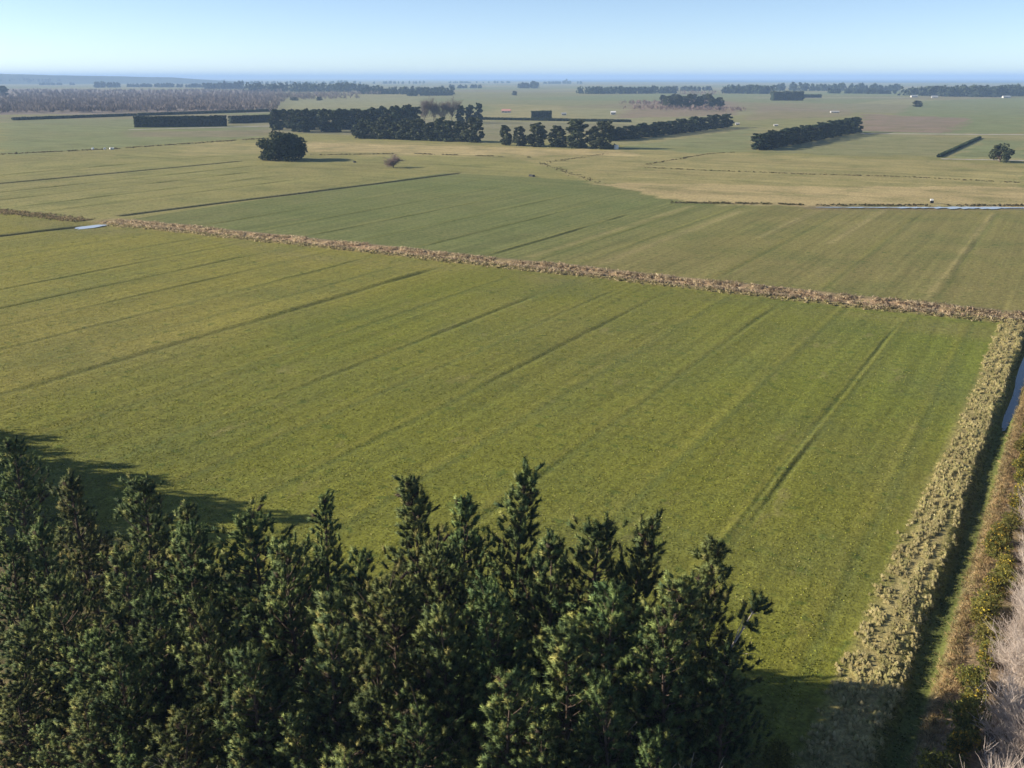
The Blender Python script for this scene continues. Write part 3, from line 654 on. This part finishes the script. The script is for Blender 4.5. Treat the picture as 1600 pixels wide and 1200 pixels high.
# ------------------------------------------------------------------ far woods and belts that read as one mass
def wood(name, label, bands, seed, lo, hi, leaf=2.2, per=26, bare=False):
    rng = np.random.default_rng(seed); PP = []; TT = []
    for (p0, p1, hpx, n, deep) in bands:
        a, b = np.array(g(*p0)), np.array(g(*p1)); ln = np.linalg.norm(b - a); nv_ = np.array([-(b - a)[1], (b - a)[0]]) / ln
        if nv_ @ (a + b) < 0: nv_ = -nv_
        dist = np.linalg.norm((a + b) / 2); hh = hpx / 1574 * dist
        f = rng.random(n); off = rng.random(n) * deep; q = a + (b - a) * f[:, None] + nv_ * off[:, None]
        th = hh * (.62 + .38 * rng.random(n)) * (.85 + .2 * vnoise(f * 9, f * 0, seed)); w_ = np.clip(th * (.30 + .2 * rng.random(n)), 2, 9)
        d = unit(rng.normal(size=(n, per, 3))); z = rng.random((n, per)) ** .8; wz = w_[:, None] * (1.05 - .75 * z ** 1.6)
        P = np.stack([q[:, 0:1] + d[..., 0] * wz, q[:, 1:2] + d[..., 1] * wz, z * th[:, None] * .97 + .2], -1); PP.append(P.reshape(-1, 3)); TT.append(np.repeat(shade(rng, n, lo, hi), per, axis=0))
    P = np.concatenate(PP); T = np.concatenate(TT) * (.75 + .5 * rng.random((len(P), 1)))
    if bare:
        A = unit(rng.normal(size=P.shape) * .35 + np.array([0, 0, 1.0])); v, f = needles(rng, P, A, np.full(len(P), leaf), 2, leaf * 1.6, leaf * .16, .3); T = np.repeat(T, 6, axis=0)
    else: v, f = leaves(rng, P, leaf, .2); T = np.repeat(T, 4, axis=0)
    o = obj(name, npmesh(name, v, f, T), M_TWIG if bare else M_LEAF); return tag(o, label, 'woodland', kind='stuff')
wood('far_woodland', 'long blue-dark far wood behind the leafless woodland', [((365, 143), (560, 144), 17, 150, 120), ((560, 147), (690, 148), 14, 90, 80), ((640, 150), (720, 149), 8, 30, 30)], 1, D1, D2, 4.0)
wood('far_woodland', 'blue-dark far belt left of the loose copse', [((925, 147), (1065, 146), 13, 130, 90), ((1060, 143), (1120, 142), 9, 40, 60)], 2, D1, D2, 3.6)
wood('far_woodland', 'short far belt right of the loose copse', [((1122, 146), (1190, 147), 15, 80, 60)], 3, D1, D2, 3.6)
wood('far_woodland', 'long far belt along the coast at the right edge', [((1395, 149), (1510, 152), 18, 150, 120), ((1500, 151), (1660, 150), 17, 170, 150)], 4, D1, D2, 3.6)
wood('far_woodland', 'thin far belt below the sea behind the dark tree block', [((1205, 142), (1400, 143), 12, 110, 250), ((1290, 146), (1395, 147), 7, 50, 60)], 5, D1, D2, 4.5)
wood('far_woodland', 'scattered hazy belts along the horizon at left', [((-20, 131), (75, 131), 9, 40, 200), ((60, 133), (110, 133), 4, 20, 60), ((145, 137), (178, 137), 11, 25, 80), ((185, 136), (320, 137), 6, 70, 120), ((320, 139), (372, 139), 12, 40, 80), ((100, 128), (330, 129), 4, 60, 300), ((380, 131), (660, 131), 5, 70, 300)], 6, D1, D2, 6.0)
wood('far_woodland', 'scattered hazy belts along the horizon in the middle', [((690, 138), (750, 138), 5, 20, 60), ((810, 138), (840, 138), 10, 20, 60), ((845, 131), (912, 131), 4, 30, 100), ((880, 130), (888, 130), 6, 6, 20), ((700, 130), (800, 130), 3, 30, 200)], 7, D1, D2, 6.0)
PU1, PU2 = (.175, .145, .128), (.290, .240, .210)
wood('leafless_woodland', 'wide purple-grey leafless woodland at far left', [((-60, 178 - k * 5.2), (430, 175 - k * 4.8), 6.2 - k * .4, 420, 120 + k * 60) for k in range(7)] + [((400, 158 - k * 4), (560 + 20 * k, 155 - k * 3), 4.5, 170 - 30 * k, 200) for k in range(3)], 8, PU1, PU2, 2.6, 12, True)
wood('leafless_woodland', 'pinkish leafless scrub around the loose copse', [((975, 172), (1140, 176), 6, 90, 60), ((1000, 166), (1130, 164), 7, 80, 80), ((1065, 150), (1125, 150), 9, 60, 60)], 9, (.17, .12, .11), (.30, .23, .2), 1.8, 12, True)

# ------------------------------------------------------------------ rank grass, rushes, tussocks (nobody could count the blades)
def tuft_field(name, label, XY, hgt, nb, wid, cols, seed, spread_=.75, zoff=-.03, lean=(0, 0), mound=0.0):
    rng = np.random.default_rng(seed); N = len(XY); XY = np.asarray(XY); z = gz(XY[:, 0], XY[:, 1]) + zoff
    B = np.stack([XY[:, 0], XY[:, 1], z], -1); hgt = np.broadcast_to(hgt, N)
    jit = rng.normal(size=(N, nb, 3)) * (hgt[:, None, None] * .22); jit[..., 2] = 0
    base = B[:, None, :] + jit
    d = rng.normal(size=(N, nb, 3)) * spread_ * .6; d[..., 2] = np.abs(d[..., 2]) * .3 + .75; d[..., 0] += lean[0]; d[..., 1] += lean[1]; d = unit(d + jit * 1.2)
    s = unit(np.cross(d, rng.normal(size=(N, nb, 3)))) * wid * (.6 + .8 * rng.random((N, nb, 1)))
    ln = hgt[:, None, None] * (.55 + .65 * rng.random((N, nb, 1))); mid = base + d * ln * .55; tip = base + d * ln + np.array([0, 0, -1]) * ln * .22 + rng.normal(size=(N, nb, 3)) * ln * .1
    V = np.stack([base - s * .7, base + s * .7, mid + s, tip, mid - s], axis=2).reshape(-1, 3)
    k = np.arange(N * nb)[:, None] * 5; Fq = np.concatenate([k + np.array([0, 1, 2]), k + np.array([0, 2, 4]), k + np.array([4, 2, 3])], 0)
    mv = None
    if mound > 0:
        ax = unit(rng.normal(size=(N, 3)) * .15 + np.array([lean[0], lean[1], 1.0])); mv, mf = spindles(rng, B - np.array([0, 0, .06]), ax, hgt * .8 + .06, hgt * mound, 6, ((0, 1.0), (.45, .95), (.85, .5), (1.0, .1)))
    pick = rng.choice(len(cols), N, p=[c[1] for c in cols]); cl = np.array([c[0] for c in cols])[pick] * (.88 + .24 * rng.random((N, 1))) * (1 + .22 * vnoise(XY[:, 0] / 1.7, XY[:, 1] / 2.3, seed))[:, None]
    T = np.repeat(cl, nb, axis=0) * (.75 + .5 * rng.random((N * nb, 1)))
    T = np.repeat(T, 5, axis=0)
    if mv is not None: Fq = np.concatenate([mf, Fq + len(mv)]); V = np.concatenate([mv, V]); T = np.concatenate([np.repeat(cl, 24, axis=0) * (.8 + .4 * rng.random((N * 24, 1))), T])
    ctr = B - np.array([0, 0, .25]) * hgt[:, None]; nr = np.repeat(ctr, nb * 5, axis=0)
    if mv is not None: nr = np.concatenate([np.repeat(ctr, 24, axis=0), nr])
    nr = unit(V - nr); nr = unit(nr * .38 + np.array([0, 0, .8]) + rng.normal(size=nr.shape) * .15)
    o = obj(name, npmesh(name, V, Fq, T, True, nr), M_GRASS); return tag(o, label, 'grass', kind='stuff')
R = np.random.default_rng(5)
# the brown rush strip across the picture
n = 12500; X = -243 + 241 * R.random(n) ; Y = 185 + R.normal(size=n) * 2.1 + .8 * vnoise(X / 14, X * 0, 14)
gap = vnoise(X / 2.6, Y / 1.7, 15) > -.30; gap |= R.random(n) < .1
wv_ = np.abs(Y - 185) < 3.7 + 1.6 * vnoise(X / 4, X * 0, 44); X, Y = X[gap & wv_], Y[gap & wv_]
tuft_field('brown_rushes', 'band of brown dry rushes along the drain between the two fields', np.stack([X, Y], -1), .5 + .45 * R.random(len(X)), 12, .045,
           [((.60, .475, .30), .45), ((.51, .38, .25), .27), ((.66, .55, .35), .20), ((.20, .14, .095), .05), ((.40, .35, .17), .03)], 51, 1.0)
n = 1500; X = -240 + 238 * R.random(n); Y = 180.6 + R.normal(size=n) * .8
tuft_field('straw_fringe', 'pale straw fringe along the near side of the brown rushes', np.stack([X, Y], -1), .35 + .25 * R.random(n), 8, .08, [((.52, .43, .24), .6), ((.36, .32, .14), .4)], 52)
n = 900; X = -300 + 50 * R.random(n); Y = 181 + (X + 250) * -.02 + R.normal(size=n) * 1.7
tuft_field('straw_fringe', 'thin pale rushes left of the puddle', np.stack([X, Y], -1), .4 + .4 * R.random(n), 8, .09, [((.33, .25, .14), .6), ((.20, .18, .08), .4)], 53)
# dark rushes along the far drains
def rush_line(label, pts, per, w, hgt, seed, cols):
    rr = np.random.default_rng(seed); Q = []
    for p0, p1 in zip(pts[:-1], pts[1:]):
        a, b = np.array(g(*p0)), np.array(g(*p1)); ln = np.linalg.norm(b - a); m = int(ln * per); f = rr.random((m, 1)); Q.append(a + (b - a) * f + rr.normal(size=(m, 2)) * w)
    Q = np.concatenate(Q); kp = vnoise(Q[:, 0] / 5, Q[:, 1] / 5, seed) > -.45
    tuft_field('drain_rushes', label, Q[kp], hgt * (.6 + .8 * rr.random(kp.sum())), 7, .14, cols, seed + 70)
DK = [((.11, .105, .048), .6), ((.18, .145, .08), .4)]
rush_line('dark rushes on the bank behind the flooded reach', [(1050, 317), (1280, 320.5), (1620, 321)], 3, .9, .7, 1, DK)
rush_line('dark rush line slanting across the tan field towards the belt', [(1000, 259), (1110, 240), (1150, 238)], 1.8, .7, .45, 2, DK)
rush_line('dark rush line curving from the tan paddock to the straw corner', [(950, 240), (845, 255), (885, 268), (940, 287)], 1.6, 1.2, .4, 3, DK)
rush_line('dark rush line across the tan paddock right of the round tree', [(480, 242), (640, 240), (830, 246)], 3, .8, .6, 4, DK)
rush_line('dark rush line along the drain at far left', [(-20, 242), (170, 233), (300, 224), (420, 216)], 3, 2.0, .7, 5, DK)
rush_line('dark rush line across the straw field at right', [(1010, 262), (1250, 272), (1400, 276), (1600, 286)], 1.6, .8, .5, 6, DK)
# tussock ridges along the side ditch
TX, TY = [], []
for k, (off, sdv, num) in enumerate(((-8.75, .24, 1300), (-8.0, .22, 1900), (-7.15, .20, 2200), (-6.3, .20, 2200), (-5.65, .15, 1500))):
    y_ = 36 + 146 * R.random(num) ** .95; wob = .30 * vnoise(y_ / 4, y_ * 0 + k * 7, 16) + .35 * vnoise(y_ / 21, y_ * 0 + k * 3, 17)
    TX.append(off + drift(y_) + wob + R.normal(size=num) * sdv); TY.append(y_)
TX = np.concatenate(TX); TY = np.concatenate(TY); kp = vnoise(TX / .8, TY / .9, 18) > -.3; TX, TY = TX[kp], TY[kp]
tuft_field('tussock_grass', 'ridges of pale tussock grass along the left bank of the ditch', np.stack([TX, TY], -1), .26 + .22 * R.random(len(TX)), 17, .013,
           [((.50, .42, .19), .5), ((.38, .345, .14), .38), ((.56, .48, .24), .12)], 54, 1.4, lean=(-.05, .15), mound=.30)
n = 3200; y_ = 45 + 140 * R.random(n); X = -2.75 + drift(y_) + np.abs(R.normal(size=n)) * .55 + .25 * vnoise(y_ / 5, y_ * 0, 19)
tuft_field('orange_grass', 'orange dry grass on the right lip of the ditch', np.stack([X, y_], -1), .26 + .26 * R.random(n), 14, .015, [((.56, .39, .19), .5), ((.48, .37, .2), .3), ((.32, .22, .11), .2)], 55, 1.1)
n = 1500; y_ = 45 + 110 * R.random(n); X = -4.15 + drift(y_) + R.normal(size=n) * .3; kp = R.random(n) < np.clip((150 - y_) / 70, 0, 1)
tuft_field('ditch_weed', 'green weed growing in the bottom of the ditch', np.stack([X, y_], -1)[kp], .16, 10, .03, [((.12, .15, .04), .6), ((.20, .20, .065), .4)], 56, 1.4)
n = 2600; y_ = 30 + 120 * R.random(n) ** 1.3; X = .2 + drift(y_) + 9 * R.random(n)
tuft_field('rough_grass', 'rough brown grass under the leafless shrubs at the right edge', np.stack([X, y_], -1), .4 + .3 * R.random(n), 8, .04, [((.27, .20, .15), .6), ((.20, .17, .09), .4)], 57)
n = 1700; X = -70 + 62 * R.random(n); Y = 22 + 9 * R.random(n)
tuft_field('rough_grass', 'brown rough grass in front of the near pines, lower left corner', np.stack([X, Y], -1), .35 + .3 * R.random(n), 10, .035, [((.33, .22, .13), .6), ((.24, .19, .08), .4)], 58)
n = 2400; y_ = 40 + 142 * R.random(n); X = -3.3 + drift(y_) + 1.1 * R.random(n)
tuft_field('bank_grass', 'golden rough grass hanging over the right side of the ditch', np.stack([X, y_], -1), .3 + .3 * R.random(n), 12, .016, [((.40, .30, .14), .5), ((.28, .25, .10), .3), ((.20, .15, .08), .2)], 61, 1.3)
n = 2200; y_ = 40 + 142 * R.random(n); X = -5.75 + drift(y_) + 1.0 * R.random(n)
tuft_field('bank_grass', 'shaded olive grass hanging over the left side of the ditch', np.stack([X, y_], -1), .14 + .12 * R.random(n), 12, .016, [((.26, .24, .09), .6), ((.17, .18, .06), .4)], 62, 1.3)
# short pasture: low tufts that give the near field its grain
n = 170000; Y = 47 + 131 * R.random(n) ** 1.7; X = -10.5 - (Y * 1.62 + 12) * R.random(n); cl = vnoise(X / 1.1, Y / 1.4, 23) + .5 * R.normal(size=n) > -.1; X, Y = X[cl], Y[cl]; n = len(X)
z = gz(X, Y); B = np.stack([X, Y, z - .02], -1); d = R.normal(size=(n, 3)) * .45; d[:, 2] = .6 + .3 * R.random(n); d = unit(d); s_ = unit(np.cross(d, R.normal(size=(n, 3)))) * (.04 + .05 * R.random((n, 1))); ln = (.06 + .09 * R.random((n, 1)))
V = np.stack([B - s_, B + s_, B + s_ * .5 + d * ln, B - s_ * .5 + d * ln * .9], 1).reshape(-1, 3)
yl = np.clip((-108 - X) / 14, 0, 1)[:, None]; T = np.array(C['green']) * (1 - yl) + np.array(C['yellow']) * yl; T = T * (.75 + 1.2 * R.random((n, 1))); sw = R.random(n) < .12; T[sw] = np.array((.34, .31, .12)) * (.7 + .5 * R.random((sw.sum(), 1)))
tag(obj('pasture_grass', npmesh('pasture_grass', V, np.arange(n * 4).reshape(-1, 4), np.repeat(T, 4, axis=0)), M_GRASS), 'short olive green pasture covering the near field', 'grass', kind='stuff')

# ------------------------------------------------------------------ gorse, scrub and leafless shrubs by the ditch
def make_gorse(seed, w, h, flower):
    rng = np.random.default_rng(seed); L = []; Rr = []
    for k in range(9):
        a = rng.random() * 6.28; rr = w * .30 * rng.random(); L.append((rr * math.cos(a), rr * math.sin(a), h * (.25 + .45 * rng.random()))); q = w * (.17 + .08 * rng.random()); Rr.append((q, q, q * 1.05))
    L, Rr = np.array(L), np.array(Rr); P, d = lumpy(rng, 420, L, Rr, .7); P[:, 2] = np.maximum(P[:, 2], .08)
    v, f = needles(rng, P, unit(d + np.array([0, 0, .5])), np.full(len(P), .16), 8, .15, .022); T = np.repeat(shade(rng, len(P), (.085, .105, .028), (.270, .235, .060)), 24, axis=0)
    P2, d2 = lumpy(rng, flower, L, Rr, .98); up = P2[:, 2] > h * .3; P2 = P2[up]; v2, f2 = leaves(rng, P2, .07, .5)
    T2 = np.repeat(shade(rng, len(P2), (.34, .24, .03), (.52, .36, .05)), 4, axis=0)
    st = np.array([[(0, 0, -.1), (l[0] * .3, l[1] * .3, l[2] * .35), (l[0] * .7, l[1] * .7, l[2] * .7), tuple(l)] for l in L]); sv, sf = tubes(st, np.array([np.linspace(.035, .012, 4)] * len(L)), 4)
    return npmesh('stem', sv, sf), npmesh('foliage', v, f, T), npmesh('blossom', v2, f2, T2)
GORSE = [make_gorse(500 + i, 1.9, 1.6, fl) for i, fl in enumerate((420, 160, 560, 80))]
gr = random.Random(4); gsp = [(51 + k * 2.75 + gr.uniform(-.8, .8)) for k in range(28)]
for i, y_ in enumerate(gsp):
    x_ = -1.0 + float(drift(np.array(y_))) + gr.uniform(-.7, .8); s_ = gr.uniform(1.05, 1.75) * (1.0 if i < 18 else .75)
    put_tree('gorse_bush', GORSE[i % 4], (M_BARK, M_LEAF, M_LEAF), 'gorse bush, %s from the bottom along the right bank of the ditch' % ORD[i], 'bush', (x_, y_, float(gz(x_, y_)) - .05), s_, gr.random() * 6.28, 'gorse bushes along the right bank of the ditch', names=('stem', 'foliage', 'blossom'))
SCRUB = [make_gorse(520 + i, 2.6, 2.0, 4) for i in range(2)]
for i, (x_, y_) in enumerate(((-8.5, 45), (-6.6, 42.5), (-10.4, 50), (-1.2, 46.5), (.8, 49.5), (-2.8, 44.2))):
    put_tree('scrub_bush', SCRUB[i % 2], (M_BARK, M_LEAF, M_LEAF), 'dark scrub bush in the shade at lower right, %s of six' % ORD[i], 'bush', (x_, y_, float(gz(x_, y_)) - .05), gr.uniform(.8, 1.2), gr.random() * 6.28, 'shaded scrub at the lower right', names=('stem', 'foliage', 'blossom'))
WILLOW = [make_bare(60 + i, 5.0, .75, 16, 14, 13, .035, (.54, .455, .39), .8, .0100) for i in range(3)]
k = 0
for y_ in np.arange(46, 112, 2.7):
    for col_ in range(2):
        x_ = 2.3 + col_ * 2.4 + gr.uniform(-.4, .4) + float(drift(np.array(y_))); yy_ = y_ + gr.uniform(-.8, .8)
        put_tree('leafless_shrub', WILLOW[k % 3], (M_BARK, M_TWIG), 'leafless pinkish-grey shrub in the dense thicket at the right edge', 'shrub', (x_, yy_, float(gz(x_, yy_)) - .05), gr.uniform(.75, 1.15), gr.random() * 6.28, 'leafless thicket at the right edge', sxy=gr.uniform(.9, 1.2), names=('trunk', 'twig_crown')); k += 1

# ------------------------------------------------------------------ small farm things
def shed(name, label, px, py, L, W, eh, rh, roofm, rz, wall=M_CREAM, door=True):
    L, W, eh, rh = L * .8, W * .8, eh * .8, rh * .8; x_, y_ = g(px, py); t = thing(name, label, 'building', (x_, y_, 0), rz)
    hb = MB().box(-L/2, L/2, -W/2, W/2, -.2, eh); hb.add([(-L/2, -W/2, eh), (-L/2, W/2, eh), (-L/2, 0, eh + rh), (L/2, -W/2, eh), (L/2, W/2, eh), (L/2, 0, eh + rh)], [(0, 2, 1), (3, 4, 5)])
    obj('wall', hb.mesh('wall'), wall, t)
    e = .4; m = MB()
    for s_ in (-1, 1):
        y0, z0 = s_ * (W/2 + e), eh - rh * e / (W/2)
        m.add([(-L/2 - e, y0, z0 + .03), (L/2 + e, y0, z0 + .03), (L/2 + e, 0, eh + rh + .03), (-L/2 - e, 0, eh + rh + .03), (-L/2 - e, y0, z0 + .15), (L/2 + e, y0, z0 + .15), (L/2 + e, 0, eh + rh + .15), (-L/2 - e, 0, eh + rh + .15)], [(0,1,2,3),(4,5,6,7),(0,1,5,4),(1,2,6,5),(2,3,7,6),(3,0,4,7)])
    obj('roof', m.mesh('roof'), roofm, t)
    if door:
        obj('door', MB().box(-L*.1, L*.1, -W/2 - .06, -W/2 + .02, 0, eh * .8).mesh('door'), M_GREYIRON, t)
        for s_ in (-1, 1): obj('window', MB().box(s_*L*.32 - .6, s_*L*.32 + .6, -W/2 - .05, -W/2 + .02, eh * .4, eh * .75).mesh('window'), M_GLASS, t)
    return t
shed('farm_shed', 'farm shed with a faded pink-red roof behind the leafless trees', 791, 176, 13, 9, 2.6, 2.4, M_SALMON, .45)
shed('white_shed', 'small bright white shed in the open ground behind the open row', 958, 179, 6.5, 5, 3.2, 1.2, M_WHITE, .5)
shed('grey_shed', 'small pale grey shed right of the dark hedge block', 881, 180, 6, 5, 2.2, 1.0, M_GREYIRON, .5)
shed('long_shed', 'long low white shed above the belt with the long shadow', 1304, 176, 12, 5, 1.6, .7, M_CREAM, .5)
shed('white_hut', 'tiny white hut left of the belt with the long shadow', 1212, 197, 4.0, 3, 1.3, .6, M_CREAM, .5)
shed('white_hut', 'tiny white hut at the far end of the slanting belt', 1152, 195, 4.0, 3, 1.5, .6, M_CREAM, .5)
shed('farmhouse', 'pale farmhouse under the coastal belt at the right edge', 1572, 153, 18, 10, 3, 2.5, M_GREYIRON, .5)
shed('farmhouse', 'pale farmhouse under the left end of the coastal belt', 1428, 152, 16, 10, 3, 2.5, M_GREYIRON, .5)
shed('farmhouse', 'pale farmhouse between the other two under the coastal belt', 1460, 153, 15, 9, 3, 2.5, M_GREYIRON, .3)
# round white tank by the last tree of the row
x_, y_ = g(963, 233); t = thing('water_tank', 'small round white water tank beside the last tree of the open row', 'tank', (x_, y_, 0))
obj('tank_body', MB().cyl(0, 0, -.1, 2.1, 1.3, 1.3, 20).mesh('tank_body'), M_WHITE, t); obj('lid', MB().cyl(0, 0, 2.1, 2.45, 1.36, .25, 20).mesh('lid'), M_WHITE, t)
# wrapped bales by the drain on the left
for i, px in enumerate((164, 173, 176.5, 145)):
    x_, y_ = g(px, 234); t = thing('wrapped_bale', '%s white wrapped bale from the left beside the drain at far left' % ('first' if px == 145 else ORD[i + 1]), 'bale', (x_, y_, 0), .4 + i, 'white wrapped bales')
    me = MB().cyl(0, 0, -.6, .6, .58, .66, 16).mesh('wrap'); o = obj('wrap', me, M_WHITE, t, (0, 0, .62)); o.rotation_euler = (math.pi / 2, 0, 0)
    o2 = obj('end_seam', MB().cyl(0, 0, .6, .66, .40, .28, 12).mesh('end_seam'), M_GREYIRON, t, (0, 0, .62)); o2.rotation_euler = (math.pi / 2, 0, 0)
# stock troughs
def trough(px, py, label, L, W, hh, mat, rz):
    x_, y_ = g(px, py); t = thing('stock_trough', label, 'trough', (x_, y_, float(gz(x_, y_))), rz); m = MB(); w = .1
    m.box(-L/2, L/2, -W/2, -W/2 + w, -.1, hh).box(-L/2, L/2, W/2 - w, W/2, -.1, hh).box(-L/2, -L/2 + w, -W/2 + w, W/2 - w, -.1, hh).box(L/2 - w, L/2, -W/2 + w, W/2 - w, -.1, hh).box(-L/2 + w, L/2 - w, -W/2 + w, W/2 - w, -.1, .1)
    obj('basin', m.mesh('basin'), mat, t); obj('water', MB().box(-L/2 + w, L/2 - w, -W/2 + w, W/2 - w, .12, hh * .8).mesh('water'), M_WATER, t)
trough(831, 276, 'dark stock trough in the green field below the open row', 2.8, 1.1, .8, M_BLACK, -.4)
trough(554, 254, 'small dark trough right of the round tree shadow', 1.8, 1.0, .7, M_BLACK, -.5)
x_, y_ = g(1456, 317); t = thing('pump_box', 'small black box with a white lid above the flooded reach', 'box', (x_, y_, float(gz(x_, y_))), .3)
obj('box_body', MB().box(-.5, .5, -.4, .4, -.1, .85).mesh('box_body'), M_BLACK, t); obj('lid', MB().box(-.6, .35, -.5, .5, .852, 1.35).mesh('lid'), M_WHITE, t)

# ------------------------------------------------------------------ the hazy air
hz = MB().box(-47000, 31000, -4200, 47000, -3.0, 96).mesh('haze')
m = bpy.data.materials.new('haze_air'); m.use_nodes = True; m.node_tree.nodes.clear()
pv = m.node_tree.nodes.new('ShaderNodeVolumePrincipled'); ou = m.node_tree.nodes.new('ShaderNodeOutputMaterial')
pv.inputs['Color'].default_value = (.43, .64, 1.0, 1); pv.inputs['Density'].default_value = 1.2e-4; pv.inputs['Anisotropy'].default_value = 0.0
m.node_tree.links.new(pv.outputs[0], ou.inputs['Volume'])
tag(obj('haze', hz, m), kind='stuff')
